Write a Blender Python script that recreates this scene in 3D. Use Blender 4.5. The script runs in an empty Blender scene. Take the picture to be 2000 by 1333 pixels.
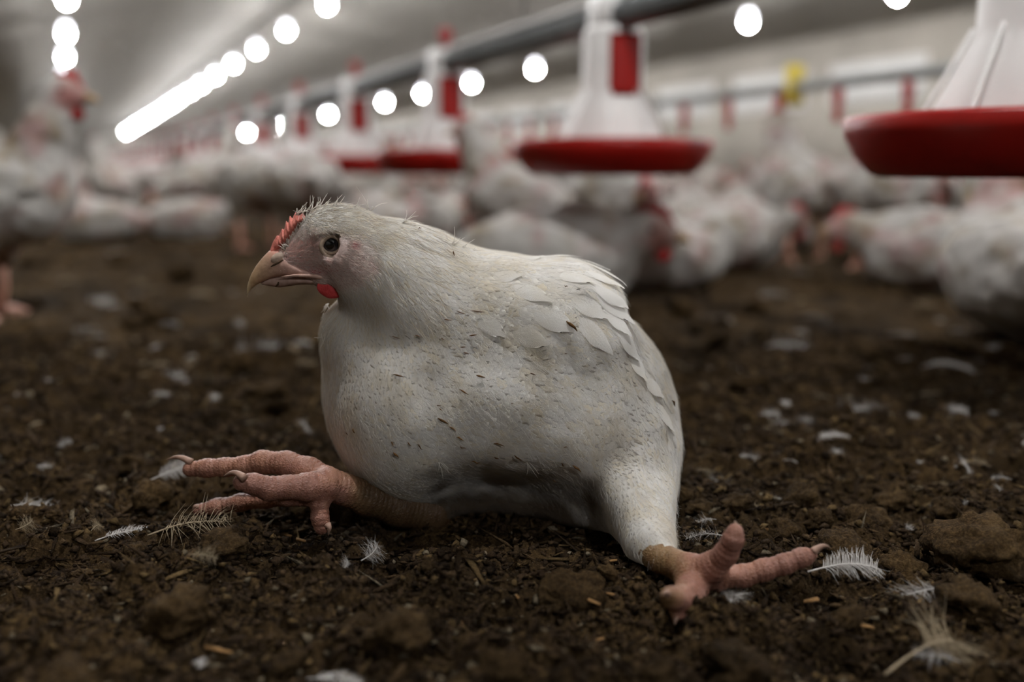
import bpy, math, random
import numpy as np
from math import sin, cos, pi, atan, sqrt

random.seed(11)
rng = np.random.default_rng(11)
scene = bpy.context.scene

# ------------------------------------------------------------------ camera, world, exposure
F = 35.0 / 36.0 * 2000.0          # focal length in pixels of the 2000x1333 frame
CH = 0.25                         # camera height above the litter
TH = atan(328.5 / F)              # downward tilt
cam_d = bpy.data.cameras.new('camera')
cam_d.lens = 35.0
cam_d.sensor_width = 36.0
cam_d.clip_start = 0.02
cam_d.clip_end = 300
cam_d.dof.use_dof = True
cam_d.dof.aperture_fstop = 2.35
cam_d.dof.focus_distance = 0.668
cam = bpy.data.objects.new('camera', cam_d)
scene.collection.objects.link(cam)
cam.location = (0, 0, CH)
cam.rotation_euler = (pi / 2 - TH, 0, 0)
scene.camera = cam

world = bpy.data.worlds.new('world')
scene.world = world
world.use_nodes = True
world.node_tree.nodes['Background'].inputs[0].default_value = (0.5, 0.5, 0.5, 1)
world.node_tree.nodes['Background'].inputs[1].default_value = 0.02

LAMP_POWER = 235.0                # emission of every bulb in the house
scene.view_settings.view_transform = 'Standard'
scene.view_settings.look = 'None'
scene.view_settings.gamma = 1.0
scene.view_settings.use_curve_mapping = False
scene.view_settings.exposure = 2.78
try:
    scene.cycles.use_denoising = True
    scene.cycles.max_bounces = 8
    scene.cycles.diffuse_bounces = 4
    scene.cycles.caustics_reflective = False
    scene.cycles.caustics_refractive = False
except Exception:
    pass

COL = scene.collection


# ------------------------------------------------------------------ measuring helpers
def ray(u, v):
    x = (u - 1000.0) / F
    y = (666.5 - v) / F
    return np.array([x, cos(TH) + y * sin(TH), -sin(TH) + y * cos(TH)])


def P(u, v, Y):
    """point seen at pixel (u, v) that stands at distance Y"""
    d = ray(u, v)
    return np.array([0, 0, CH]) + d * (Y / d[1])


def G(u, v, z=0.0):
    """point of the level z seen at pixel (u, v)"""
    d = ray(u, v)
    return np.array([0, 0, CH]) + d * ((z - CH) / d[2])


def mpp(v, Y):
    """metres per pixel at distance Y"""
    d = ray(1000, v)
    return (Y / d[1]) / F


def uv_of(p):
    """pixel of world points (n,3)"""
    p = np.asarray(p, dtype=float)
    q = p - np.array([0, 0, CH])
    fw = q[:, 1] * cos(TH) - q[:, 2] * sin(TH)
    up = q[:, 1] * sin(TH) + q[:, 2] * cos(TH)
    return 1000 + F * q[:, 0] / fw, 666.5 - F * up / fw


DIR = np.array([-0.40751, 0.91320, 0.0])      # along the house
NRM = np.array([0.91320, 0.40751, 0.0])       # across the house


def HP(s, l, z=0.0):
    return DIR * s + NRM * l + np.array([0, 0, z])


HANG = math.atan2(DIR[1], DIR[0])             # z rotation of things built along +x


# ------------------------------------------------------------------ object helpers
def tag(o, label=None, cat=None, group=None, kind=None):
    if label:
        o['label'] = label
    if cat:
        o['category'] = cat
    if group:
        o['group'] = group
    if kind:
        o['kind'] = kind
    return o


def link(name, me, mat=None, parent=None):
    if mat is not None:
        me.materials.clear()
        me.materials.append(mat)
    o = bpy.data.objects.new(name, me)
    COL.objects.link(o)
    if parent is not None:
        o.parent = parent
    return o


def empty(name, loc=(0, 0, 0), rz=0.0):
    o = bpy.data.objects.new(name, None)
    o.empty_display_size = 0.02
    COL.objects.link(o)
    o.location = loc
    o.rotation_euler = (0, 0, rz)
    return o


def copy_tree(o, parent=None):
    kids = list(o.children)
    c = o.copy()
    COL.objects.link(c)
    c.parent = parent
    for k in kids:
        copy_tree(k, c)
    return c


def mesh_np(name, v, faces, smooth=True, col=None, uv=None):
    """faces: list of (n,k) index arrays; col: (n,3|4) per vertex; uv: per vertex (n,2)"""
    v = np.asarray(v, dtype=np.float32)
    me = bpy.data.meshes.new(name)
    faces = [np.asarray(f, dtype=np.int32) for f in faces if len(f)]
    loops = np.concatenate([f.ravel() for f in faces])
    counts = np.concatenate([np.full(len(f), f.shape[1], dtype=np.int32) for f in faces])
    starts = np.concatenate([[0], np.cumsum(counts)[:-1]]).astype(np.int32)
    me.vertices.add(len(v))
    me.vertices.foreach_set('co', v.ravel())
    me.loops.add(len(loops))
    me.loops.foreach_set('vertex_index', loops)
    me.polygons.add(len(counts))
    me.polygons.foreach_set('loop_start', starts)
    me.polygons.foreach_set('loop_total', counts)
    if smooth:
        me.polygons.foreach_set('use_smooth', np.ones(len(counts), dtype=bool))
    me.update(calc_edges=True)
    if col is not None:
        col = np.asarray(col, dtype=np.float32)
        if col.shape[1] == 3:
            col = np.concatenate([col, np.ones((len(col), 1), np.float32)], 1)
        a = me.color_attributes.new('Col', 'FLOAT_COLOR', 'POINT')
        a.data.foreach_set('color', col.ravel())
    if uv is not None:
        l = me.uv_layers.new(name='UVMap')
        l.data.foreach_set('uv', np.asarray(uv, dtype=np.float32)[loops].ravel())
    return me


class Mb:
    """collects pieces of one mesh"""
    def __init__(s):
        s.v, s.f, s.c, s.n = [], {}, [], 0

    def add(s, v, faces, col=None):
        v = np.asarray(v, dtype=float)
        for f in faces:
            f = np.asarray(f, dtype=np.int32)
            if len(f):
                s.f.setdefault(f.shape[1], []).append(f + s.n)
        s.v.append(v)
        if col is not None:
            col = np.asarray(col, dtype=float)
            if col.ndim == 1:
                col = np.tile(col, (len(v), 1))
            s.c.append(col)
        s.n += len(v)

    def mesh(s, name, smooth=True):
        return mesh_np(name, np.concatenate(s.v), [np.concatenate(f) for f in s.f.values()],
                       smooth, np.concatenate(s.c) if s.c else None)


def box_vf(x0, x1, y0, y1, z0, z1):
    v = np.array([[x, y, z] for x in (x0, x1) for y in (y0, y1) for z in (z0, z1)], dtype=float)
    f = np.array([[0, 1, 3, 2], [4, 6, 7, 5], [0, 4, 5, 1], [2, 3, 7, 6], [0, 2, 6, 4], [1, 5, 7, 3]])
    return v, [f]


def lathe_vf(prof, n=40, closed=False):
    prof = np.array(prof, dtype=float)
    a = np.linspace(0, 2 * pi, n, endpoint=False)
    m = len(prof)
    v = np.zeros((m, n, 3))
    v[:, :, 0] = prof[:, 0:1] * np.cos(a)
    v[:, :, 1] = prof[:, 0:1] * np.sin(a)
    v[:, :, 2] = prof[:, 1:2]
    i = np.arange(m - 1)[:, None]
    j = np.arange(n)[None, :]
    j2 = (j + 1) % n
    f = np.stack([i * n + j, i * n + j2, (i + 1) * n + j2, (i + 1) * n + j], -1).reshape(-1, 4)
    return v.reshape(-1, 3), [f]


def tube_vf(pts, rad, n=10, flat=1.0, cap=True):
    """swept tube through pts with radii; flat squeezes the second section axis"""
    pts = np.array(pts, dtype=float)
    m = len(pts)
    rad = np.broadcast_to(np.array(rad, dtype=float), (m,))
    t = np.gradient(pts, axis=0)
    t /= np.linalg.norm(t, axis=1)[:, None] + 1e-12
    ref = np.array([0, 0, 1.0]) if abs(t[0][2]) < 0.9 else np.array([0, 1.0, 0])
    v = np.zeros((m, n, 3))
    a = np.linspace(0, 2 * pi, n, endpoint=False)
    for i in range(m):
        b = np.cross(t[i], ref)
        b /= np.linalg.norm(b) + 1e-12
        c = np.cross(b, t[i])
        ref = c
        v[i] = pts[i] + rad[i] * (np.cos(a)[:, None] * b * flat + np.sin(a)[:, None] * c)
    i = np.arange(m - 1)[:, None]
    j = np.arange(n)[None, :]
    j2 = (j + 1) % n
    f = np.stack([i * n + j, i * n + j2, (i + 1) * n + j2, (i + 1) * n + j], -1).reshape(-1, 4)
    v = v.reshape(-1, 3)
    fs = [f]
    if cap:
        v = np.concatenate([v, pts[:1], pts[-1:]])
        k = np.arange(n)
        k2 = (k + 1) % n
        c0 = np.stack([k2, k, np.full(n, m * n)], -1)
        c1 = np.stack([(m - 1) * n + k, (m - 1) * n + k2, np.full(n, m * n + 1)], -1)
        fs.append(np.concatenate([c0, c1]))
    return v, fs


def ico(sub=2):
    import bmesh
    bm = bmesh.new()
    bmesh.ops.create_icosphere(bm, subdivisions=sub, radius=1.0)
    v = np.array([x.co[:] for x in bm.verts])
    f = np.array([[x.index for x in y.verts] for y in bm.faces])
    bm.free()
    return v, f


def part(name, vf, mat, parent, smooth=True, label=None, col=None):
    me = mesh_np(name, vf[0], vf[1], smooth, col)
    o = link(name, me, mat, parent)
    if label:
        o['label'] = label
    return o


# ------------------------------------------------------------------ noise
def _hash(i, j, k, seed):
    h = (i * 374761393 + j * 668265263 + k * 2147483647 + seed * 1274126177) & 0xFFFFFFFF
    h = ((h ^ (h >> 13)) * 1274126177) & 0xFFFFFFFF
    return ((h ^ (h >> 16)) & 0xFFFF) / 65535.0


def vnoise(p, seed=0):
    p = np.asarray(p, dtype=float)
    i = np.floor(p).astype(np.int64)
    f = p - i
    f = f * f * (3 - 2 * f)
    r = 0
    for a in (0, 1):
        for b in (0, 1):
            for c in (0, 1):
                w = (f[..., 0] if a else 1 - f[..., 0]) * (f[..., 1] if b else 1 - f[..., 1]) * (f[..., 2] if c else 1 - f[..., 2])
                r = r + w * _hash(i[..., 0] + a, i[..., 1] + b, i[..., 2] + c, seed)
    return r * 2 - 1


def fbm(p, octs=4, seed=0, gain=0.5):
    r, a, p = 0, 1.0, np.asarray(p, dtype=float)
    for o in range(octs):
        r = r + a * vnoise(p, seed + o)
        p = p * 2.03 + 7.1
        a *= gain
    return r


# ------------------------------------------------------------------ solid modelling on a grid
class Field:
    def __init__(s, lo, hi, h):
        s.lo = np.array(lo, dtype=float)
        s.h = h
        s.n = np.ceil((np.array(hi) - s.lo) / h).astype(int) + 1
        s.v = np.full(s.n, 1.0, dtype=np.float32)

    def _win(s, lo, hi):
        a = np.clip(np.floor((lo - s.lo) / s.h).astype(int), 0, s.n)
        b = np.clip(np.ceil((hi - s.lo) / s.h).astype(int) + 1, 0, s.n)
        return a, b

    def put(s, fn, lo, hi, k=0.005, mode='add', pad=0.012):
        a, b = s._win(np.array(lo) - pad - k, np.array(hi) + pad + k)
        if np.any(b <= a):
            return
        g = [(s.lo[i] + s.h * np.arange(a[i], b[i])).astype(np.float32) for i in range(3)]
        X, Y, Z = g[0][:, None, None], g[1][None, :, None], g[2][None, None, :]
        d = fn(X, Y, Z)
        w = (slice(a[0], b[0]), slice(a[1], b[1]), slice(a[2], b[2]))
        c = s.v[w]
        if mode == 'add':
            t = np.clip(0.5 + 0.5 * (c - d) / k, 0, 1)
            s.v[w] = c + (d - c) * t - k * t * (1 - t)
        else:
            d = -d
            t = np.clip(0.5 - 0.5 * (c - d) / k, 0, 1)
            s.v[w] = c + (d - c) * t + k * t * (1 - t)

    def ell(s, c, r, ang=0.0, k=0.005, mode='add', yaw=0.0):
        """ellipsoid at c with radii r turned by ang about y (screen plane) then yaw about z"""
        c = np.array(c, dtype=float)
        r = np.array(r, dtype=float)
        ca, sa = cos(ang), sin(ang)
        cy, sy = cos(yaw), sin(yaw)
        ax = np.array([[ca * cy, ca * sy, sa], [-sy, cy, 0], [-sa * cy, -sa * sy, ca]])
        R = max(r)

        def fn(X, Y, Z):
            x, y, z = X - c[0], Y - c[1], Z - c[2]
            q = [x * ax[i][0] + y * ax[i][1] + z * ax[i][2] for i in range(3)]
            k0 = np.sqrt(sum((q[i] / r[i]) ** 2 for i in range(3))) + 1e-6
            k1 = np.sqrt(sum((q[i] / r[i] ** 2) ** 2 for i in range(3))) + 1e-6
            return k0 * (k0 - 1) / k1
        s.put(fn, c - R, c + R, k, mode)

    def cone(s, a, b, ra, rb, k=0.005, mode='add', ring=0.0, pitch=0.003, ph=0.0):
        a = np.array(a, dtype=float)
        b = np.array(b, dtype=float)
        ab = b - a
        L2 = float(ab @ ab) + 1e-12
        L = sqrt(L2)
        R = max(ra, rb)

        def fn(X, Y, Z):
            x, y, z = X - a[0], Y - a[1], Z - a[2]
            t = np.clip((x * ab[0] + y * ab[1] + z * ab[2]) / L2, 0, 1)
            d = np.sqrt((x - t * ab[0]) ** 2 + (y - t * ab[1]) ** 2 + (z - t * ab[2]) ** 2) - (ra + t * (rb - ra))
            if ring:
                d = d - ring * np.abs(np.sin((t * L + ph) / pitch * pi))
            return d
        s.put(fn, np.minimum(a, b) - R, np.maximum(a, b) + R, k, mode)

    def samp(s, p):
        q = (np.asarray(p) - s.lo) / s.h
        q = np.clip(q, 0, s.n - 1.001)
        i = np.floor(q).astype(int)
        f = q - i
        r = 0
        for a in (0, 1):
            for b in (0, 1):
                for c in (0, 1):
                    w = (f[..., 0] if a else 1 - f[..., 0]) * (f[..., 1] if b else 1 - f[..., 1]) * (f[..., 2] if c else 1 - f[..., 2])
                    r = r + w * s.v[i[..., 0] + a, i[..., 1] + b, i[..., 2] + c]
        return r

    def grad(s, p, e=None):
        e = e or s.h * 1.5
        g = np.stack([s.samp(p + np.eye(3)[i] * e) - s.samp(p - np.eye(3)[i] * e) for i in range(3)], -1)
        return g / (np.linalg.norm(g, axis=-1, keepdims=True) + 1e-9)

    def surface(s):
        v = s.v
        sg = v < 0
        cnt = 0
        for a in (0, 1):
            for b in (0, 1):
                for c in (0, 1):
                    cnt = cnt + sg[a:s.n[0] - 1 + a, b:s.n[1] - 1 + b, c:s.n[2] - 1 + c].astype(np.int8)
        act = (cnt > 0) & (cnt < 8)
        ci = np.argwhere(act)
        idx = np.full(act.shape, -1, dtype=np.int32)
        idx[act] = np.arange(len(ci))
        acc = np.zeros((len(ci), 3))
        num = np.zeros(len(ci))
        cor = [(a, b, c) for a in (0, 1) for b in (0, 1) for c in (0, 1)]
        for p in cor:
            for ax in range(3):
                if p[ax]:
                    continue
                q = list(p)
                q[ax] = 1
                v0 = v[ci[:, 0] + p[0], ci[:, 1] + p[1], ci[:, 2] + p[2]]
                v1 = v[ci[:, 0] + q[0], ci[:, 1] + q[1], ci[:, 2] + q[2]]
                m = (v0 < 0) != (v1 < 0)
                t = np.where(m, v0 / np.where(m, v0 - v1, 1), 0)
                pp = np.array(p) + t[:, None] * (np.array(q) - np.array(p))
                acc += pp * m[:, None]
                num += m
        vert = s.lo + s.h * (ci + acc / num[:, None])
        faces = []
        for ax in range(3):
            o1, o2 = [(1, 2), (2, 0), (0, 1)][ax]
            lo = [slice(None)] * 3
            hi = [slice(None)] * 3
            lo[ax] = slice(0, -1)
            hi[ax] = slice(1, None)
            s0, s1 = sg[tuple(lo)], sg[tuple(hi)]
            cr = np.argwhere(s0 != s1)
            ok = (cr[:, o1] > 0) & (cr[:, o2] > 0) & (cr[:, o1] < s.n[o1] - 1) & (cr[:, o2] < s.n[o2] - 1)
            cr = cr[ok]
            ins = s0[cr[:, 0], cr[:, 1], cr[:, 2]]
            qd = []
            for d1, d2 in ((1, 1), (0, 1), (0, 0), (1, 0)):
                c = cr.copy()
                c[:, o1] -= d1
                c[:, o2] -= d2
                qd.append(idx[c[:, 0], c[:, 1], c[:, 2]])
            qd = np.stack(qd, 1)
            qd[~ins] = qd[~ins][:, ::-1]
            faces.append(qd)
        fc = np.concatenate(faces)
        fc = fc[(fc >= 0).all(1)]
        return vert, fc


def relax(v, f, it=2, lam=0.5):
    e = np.concatenate([f[:, [0, 1]], f[:, [1, 2]], f[:, [2, 3]], f[:, [3, 0]]])
    e = np.concatenate([e, e[:, ::-1]])
    n = len(v)
    deg = np.bincount(e[:, 0], minlength=n)[:, None] + 1e-9
    for _ in range(it):
        s = np.stack([np.bincount(e[:, 0], weights=v[e[:, 1], i], minlength=n) for i in range(3)], 1)
        v = v + lam * (s / deg - v)
    return v


# ------------------------------------------------------------------ materials
def lin(c):
    return tuple(((x / 255.0 + 0.055) / 1.055) ** 2.4 if x > 10 else x / 255.0 / 12.92 for x in c)


class Mat:
    def __init__(s, name, rough=0.6, base=(0.5, 0.5, 0.5), metal=0.0, spec=0.4):
        s.m = bpy.data.materials.new(name)
        s.m.use_nodes = True
        s.t = s.m.node_tree
        s.b = s.t.nodes['Principled BSDF']
        s.b.inputs['Roughness'].default_value = rough
        s.b.inputs['Metallic'].default_value = metal
        s.b.inputs['Base Color'].default_value = (*base, 1)
        s.b.inputs['Specular IOR Level'].default_value = spec

    def n(s, kind, **kw):
        x = s.t.nodes.new(kind)
        for k, v in kw.items():
            if k.startswith('i_'):
                key = k[2:].replace('_', ' ')
                x.inputs[int(key) if key.isdigit() else key].default_value = v
            else:
                setattr(x, k, v)
        return x

    def l(s, a, b):
        s.t.links.new(a, b)

    def coord(s, which='Object'):
        return s.n('ShaderNodeTexCoord').outputs[which]

    def noise(s, scale, detail=4, rough=0.6, vec=None, dist=0.0):
        x = s.n('ShaderNodeTexNoise')
        x.inputs['Scale'].default_value = scale
        x.inputs['Detail'].default_value = detail
        x.inputs['Roughness'].default_value = rough
        x.inputs['Distortion'].default_value = dist
        s.l(vec if vec is not None else s.coord(), x.inputs['Vector'])
        return x.outputs['Fac']

    def ramp(s, fac, stops):
        x = s.n('ShaderNodeValToRGB')
        e = x.color_ramp.elements
        while len(e) > 1:
            e.remove(e[-1])
        e[0].position, e[0].color = stops[0][0], (*stops[0][1], 1)
        for p, c in stops[1:]:
            q = e.new(p)
            q.color = (*c, 1)
        s.l(fac, x.inputs['Fac'])
        return x.outputs['Color']

    def mix(s, a, b, fac, mode='MIX'):
        x = s.n('ShaderNodeMix', data_type='RGBA', blend_type=mode)
        for sock, val in ((x.inputs['Factor'], fac), (x.inputs[6], a), (x.inputs[7], b)):
            if hasattr(val, 'is_output'):
                s.l(val, sock)
            elif isinstance(val, tuple):
                sock.default_value = (*val, 1)
            else:
                sock.default_value = val
        return x.outputs[2]

    def base(s, c):
        s.l(c, s.b.inputs['Base Color'])
        return s

    def bump(s, h, dist=0.001, strength=1.0):
        x = s.n('ShaderNodeBump')
        x.inputs['Distance'].default_value = dist
        x.inputs['Strength'].default_value = strength
        s.l(h, x.inputs['Height'])
        s.l(x.outputs['Normal'], s.b.inputs['Normal'])
        return s


def m_plain(name, c, rough=0.5, spec=0.4, metal=0.0, var=0.12, scale=8.0):
    m = Mat(name, rough, c, metal, spec)
    lo = tuple(x * (1 - var) for x in c)
    hi = tuple(min(1, x * (1 + var)) for x in c)
    m.base(m.ramp(m.noise(scale), [(0.3, lo), (0.7, hi)]))
    return m.m


def build_materials():
    M = {}
    # litter
    def litter(name, geo):
        m = Mat(name, 0.95, spec=0.12)
        co = m.n('ShaderNodeNewGeometry').outputs['Position']
        big = m.noise(5, 5, 0.65, co)
        mid = m.noise(45, 6, 0.7, co)
        fine = m.noise(420, 5, 0.75, co)
        c1 = m.ramp(mid, [(0.32, (0.014, 0.008, 0.004)), (0.48, (0.068, 0.043, 0.019)), (0.62, (0.16, 0.105, 0.05)), (0.76, (0.29, 0.2, 0.105))])
        c2 = m.ramp(fine, [(0.35, (0.012, 0.007, 0.0035)), (0.5, (0.078, 0.048, 0.021)), (0.64, (0.24, 0.158, 0.074))])
        c = m.mix(c1, c2, 0.5)
        c = m.mix(c, m.ramp(big, [(0.36, (0.27, 0.255, 0.225)), (0.64, (0.92, 0.87, 0.78))]), 1.0, 'MULTIPLY')
        if geo:
            at = m.n('ShaderNodeAttribute', attribute_name='Col').outputs['Color']
            c = m.mix(c, at, 0.75)
            c = m.mix(c, m.ramp(fine, [(0.3, (0.55, 0.55, 0.55)), (0.7, (1.35, 1.35, 1.35))]), 1.0, 'MULTIPLY')
        m.base(c)
        h = m.mix(mid, fine, 0.55)
        m.bump(h, 0.006, 1.0)
        return m.m
    M['litter'] = litter('litter', False)
    M['crumb'] = litter('litter_crumb', True)
    M['clod'] = litter('litter_clod', False)
    # plumage of the big bird
    m = Mat('plumage', 0.75, spec=0.2)
    at = m.n('ShaderNodeAttribute', attribute_name='Col').outputs['Color']
    uvn = m.n('ShaderNodeUVMap', uv_map='UVMap').outputs['UV']
    sx = m.n('ShaderNodeSeparateXYZ')
    m.l(uvn, sx.inputs[0])
    au = m.n('ShaderNodeMath', operation='SUBTRACT', i_1=0.5)
    m.l(sx.outputs[0], au.inputs[0])
    ab = m.n('ShaderNodeMath', operation='ABSOLUTE')
    m.l(au.outputs[0], ab.inputs[0])
    df = m.n('ShaderNodeMath', operation='MULTIPLY_ADD', i_1=-0.9)
    m.l(ab.outputs[0], df.inputs[0])
    m.l(sx.outputs[1], df.inputs[2])
    sc = m.n('ShaderNodeMath', operation='MULTIPLY', i_1=110.0)
    m.l(df.outputs[0], sc.inputs[0])
    sn = m.n('ShaderNodeMath', operation='SINE')
    m.l(sc.outputs[0], sn.inputs[0])
    g = m.noise(700, 3, 0.7, m.n('ShaderNodeNewGeometry').outputs['Position'])
    hh = m.n('ShaderNodeMath', operation='MULTIPLY_ADD', i_1=0.09)
    m.l(sn.outputs[0], hh.inputs[0])
    m.l(g, hh.inputs[2])
    m.bump(hh.outputs[0], 0.0006, 0.55)
    dirt = m.ramp(m.noise(34, 4, 0.6), [(0.54, (1, 1, 1)), (0.75, (0.84, 0.77, 0.62))])
    m.base(m.mix(at, dirt, 0.5, 'MULTIPLY'))
    m.b.inputs['Sheen Weight'].default_value = 0.12
    m.b.inputs['Sheen Roughness'].default_value = 0.5
    tr = m.n('ShaderNodeBsdfTranslucent')
    m.l(at, tr.inputs['Color'])
    mxs = m.n('ShaderNodeMixShader', i_0=0.4)
    m.l(m.b.outputs[0], mxs.inputs[1])
    m.l(tr.outputs[0], mxs.inputs[2])
    m.l(mxs.outputs[0], m.t.nodes['Material Output'].inputs['Surface'])
    M['plumage'] = m.m
    # skin of the big bird's body mesh
    m = Mat('bird_body', 0.8, spec=0.2)
    at = m.n('ShaderNodeAttribute', attribute_name='Col').outputs['Color']
    fz = m.ramp(m.noise(900, 4, 0.7), [(0.3, (0.8, 0.79, 0.78)), (0.7, (1.12, 1.12, 1.12))])
    m.base(m.mix(at, fz, 1.0, 'MULTIPLY'))
    m.bump(m.noise(1100, 4, 0.7), 0.0008, 0.7)
    M['body'] = m.m
    m = Mat('filament', 0.6, spec=0.25)
    at = m.n('ShaderNodeAttribute', attribute_name='Col').outputs['Color']
    m.base(at)
    tr = m.n('ShaderNodeBsdfTranslucent')
    m.l(at, tr.inputs['Color'])
    mxs = m.n('ShaderNodeMixShader', i_0=0.6)
    m.l(m.b.outputs[0], mxs.inputs[1])
    m.l(tr.outputs[0], mxs.inputs[2])
    m.l(mxs.outputs[0], m.t.nodes['Material Output'].inputs['Surface'])
    M['filament'] = m.m
    # legs
    m = Mat('leg_skin', 0.5, spec=0.35)
    at = m.n('ShaderNodeAttribute', attribute_name='Col').outputs['Color']
    dr = m.ramp(m.noise(160, 5, 0.7), [(0.34, (0.55, 0.42, 0.33)), (0.56, (1.02, 1.0, 0.98))])
    m.base(m.mix(at, dr, 0.7, 'MULTIPLY'))
    vor = m.n('ShaderNodeTexVoronoi', feature='DISTANCE_TO_EDGE')
    vor.inputs['Scale'].default_value = 520
    m.l(m.coord(), vor.inputs['Vector'])
    m.bump(vor.outputs['Distance'], 0.0012, 0.6)
    m.b.inputs['Subsurface Weight'].default_value = 0.12
    m.b.inputs['Subsurface Radius'].default_value = (0.003, 0.0012, 0.0008)
    m.b.inputs['Subsurface Scale'].default_value = 1.0
    M['leg'] = m.m
    m = Mat('horn', 0.48, spec=0.3)
    at = m.n('ShaderNodeAttribute', attribute_name='Col').outputs['Color']
    m.base(m.mix(at, m.ramp(m.noise(220, 4), [(0.3, (0.75, 0.7, 0.66)), (0.65, (1.08, 1.06, 1.04))]), 1.0, 'MULTIPLY'))
    m.bump(m.noise(500, 3), 0.0005, 0.35)
    M['horn'] = m.m
    m = Mat('comb_skin', 0.55, spec=0.35)
    m.base(m.ramp(m.noise(260, 4, 0.7), [(0.3, (0.5, 0.11, 0.08)), (0.65, (0.72, 0.25, 0.19))]))
    m.bump(m.noise(900, 3), 0.0008, 0.7)
    M['comb'] = m.m
    m = Mat('wattle_skin', 0.5, spec=0.35)
    m.base(m.ramp(m.noise(260, 4, 0.7), [(0.3, (0.4, 0.025, 0.028)), (0.65, (0.6, 0.07, 0.07))]))
    m.bump(m.noise(900, 3), 0.0006, 0.6)
    M['wattle'] = m.m
    m = Mat('eyeball', 0.06, spec=0.6)
    m.base(m.n('ShaderNodeAttribute', attribute_name='Col').outputs['Color'])
    m.b.inputs['Coat Weight'].default_value = 1.0
    m.b.inputs['Coat Roughness'].default_value = 0.03
    M['eye'] = m.m
    M['lid'] = m_plain('eyelid_skin', (0.36, 0.27, 0.2), 0.7, var=0.25, scale=600)
    M['red_skin'] = m_plain('red_skin', (0.5, 0.035, 0.035), 0.55, var=0.3, scale=400)
    M['dark_slit'] = m_plain('nostril_dirt', (0.06, 0.032, 0.014), 0.9, var=0.3, scale=500)
    M['fleck'] = m_plain('straw_fleck', (0.115, 0.06, 0.022), 0.9, spec=0.1, var=0.5, scale=90)
    # flock
    m = Mat('flock_plumage', 0.8, spec=0.2)
    at = m.n('ShaderNodeAttribute', attribute_name='Col').outputs['Color']
    co = m.coord()
    oi = m.n('ShaderNodeObjectInfo').outputs['Random']
    ad = m.n('ShaderNodeVectorMath', operation='ADD')
    cx = m.n('ShaderNodeCombineXYZ')
    mu = m.n('ShaderNodeMath', operation='MULTIPLY', i_1=37.0)
    m.l(oi, mu.inputs[0])
    for i in range(3):
        m.l(mu.outputs[0], cx.inputs[i])
    m.l(co, ad.inputs[0])
    m.l(cx.outputs[0], ad.inputs[1])
    pk = m.noise(11, 3, 0.5, ad.outputs[0])
    c = m.mix(at, m.ramp(pk, [(0.52, (1, 1, 1)), (0.66, (0.85, 0.6, 0.6))]), 1.0, 'MULTIPLY')
    dt = m.noise(17, 3, 0.55, ad.outputs[0])
    c = m.mix(c, m.ramp(dt, [(0.5, (1, 1, 1)), (0.7, (0.6, 0.5, 0.36))]), 1.0, 'MULTIPLY')
    m.base(c)
    m.bump(m.noise(140, 3), 0.003, 0.6)
    M['flock'] = m.m
    M['flock_red'] = m_plain('flock_comb_red', (0.33, 0.02, 0.02), 0.55, var=0.25, scale=90)
    M['flock_beak'] = m_plain('flock_beak', (0.42, 0.27, 0.14), 0.5, scale=90)
    M['flock_leg'] = m_plain('flock_leg', (0.62, 0.33, 0.24), 0.55, scale=60)
    M['flock_eye'] = m_plain('flock_eye', (0.01, 0.008, 0.008), 0.2, scale=60)
    # equipment
    M['red_plastic'] = m_plain('red_plastic', (0.34, 0.008, 0.005), 0.38, spec=0.45, var=0.08, scale=20)
    M['white_plastic'] = m_plain('white_plastic', (0.74, 0.72, 0.7), 0.5, var=0.05, scale=14)
    m = Mat('galvanised_pipe', 0.4, (0.25, 0.26, 0.26), 0.55, 0.5)
    m.base(m.ramp(m.noise(18, 4), [(0.3, (0.15, 0.16, 0.165)), (0.7, (0.24, 0.25, 0.25))]))
    M['pipe'] = m.m
    M['alu'] = m_plain('drinker_profile', (0.33, 0.34, 0.33), 0.5, metal=0.2, scale=9)
    M['yellow'] = m_plain('yellow_plastic', (0.72, 0.56, 0.06), 0.5, scale=20)
    M['cord'] = m_plain('suspension_cord', (0.4, 0.39, 0.37), 0.7, scale=20)
    M['ceiling'] = m_plain('ceiling_panel', (0.31, 0.292, 0.268), 0.8, spec=0.2, var=0.06, scale=0.7)
    M['wall'] = m_plain('wall_panel', (0.43, 0.395, 0.345), 0.8, spec=0.2, var=0.14, scale=0.8)
    M['inlet'] = m_plain('inlet_white', (0.8, 0.79, 0.77), 0.5, var=0.05, scale=4)
    m = Mat('bulb_glow', 0.4)
    m.b.inputs['Base Color'].default_value = (0.9, 0.9, 0.9, 1)
    m.b.inputs['Emission Color'].default_value = (0.985, 0.985, 0.985, 1)
    m.b.inputs['Emission Strength'].default_value = LAMP_POWER
    M['bulb'] = m.m
    m = Mat('bulb_neck_glow', 0.4)
    m.b.inputs['Base Color'].default_value = (0.9, 0.9, 0.9, 1)
    m.b.inputs['Emission Color'].default_value = (0.93, 0.94, 1.0, 1)
    m.b.inputs['Emission Strength'].default_value = 2.0
    M['neck'] = m.m
    M['socket'] = m_plain('lamp_socket', (0.75, 0.74, 0.72), 0.5, scale=20)
    # loose feathers
    M['down'] = m_plain('loose_feather', (0.55, 0.52, 0.49), 0.7, spec=0.2, var=0.2, scale=80)
    M['down_dirty'] = m_plain('dirty_feather', (0.33, 0.26, 0.17), 0.8, spec=0.2, var=0.3, scale=80)
    M['chip'] = m_plain('wood_chip', (0.27, 0.15, 0.06), 0.85, spec=0.15, var=0.3, scale=150)
    return M


MAT = build_materials()


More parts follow.
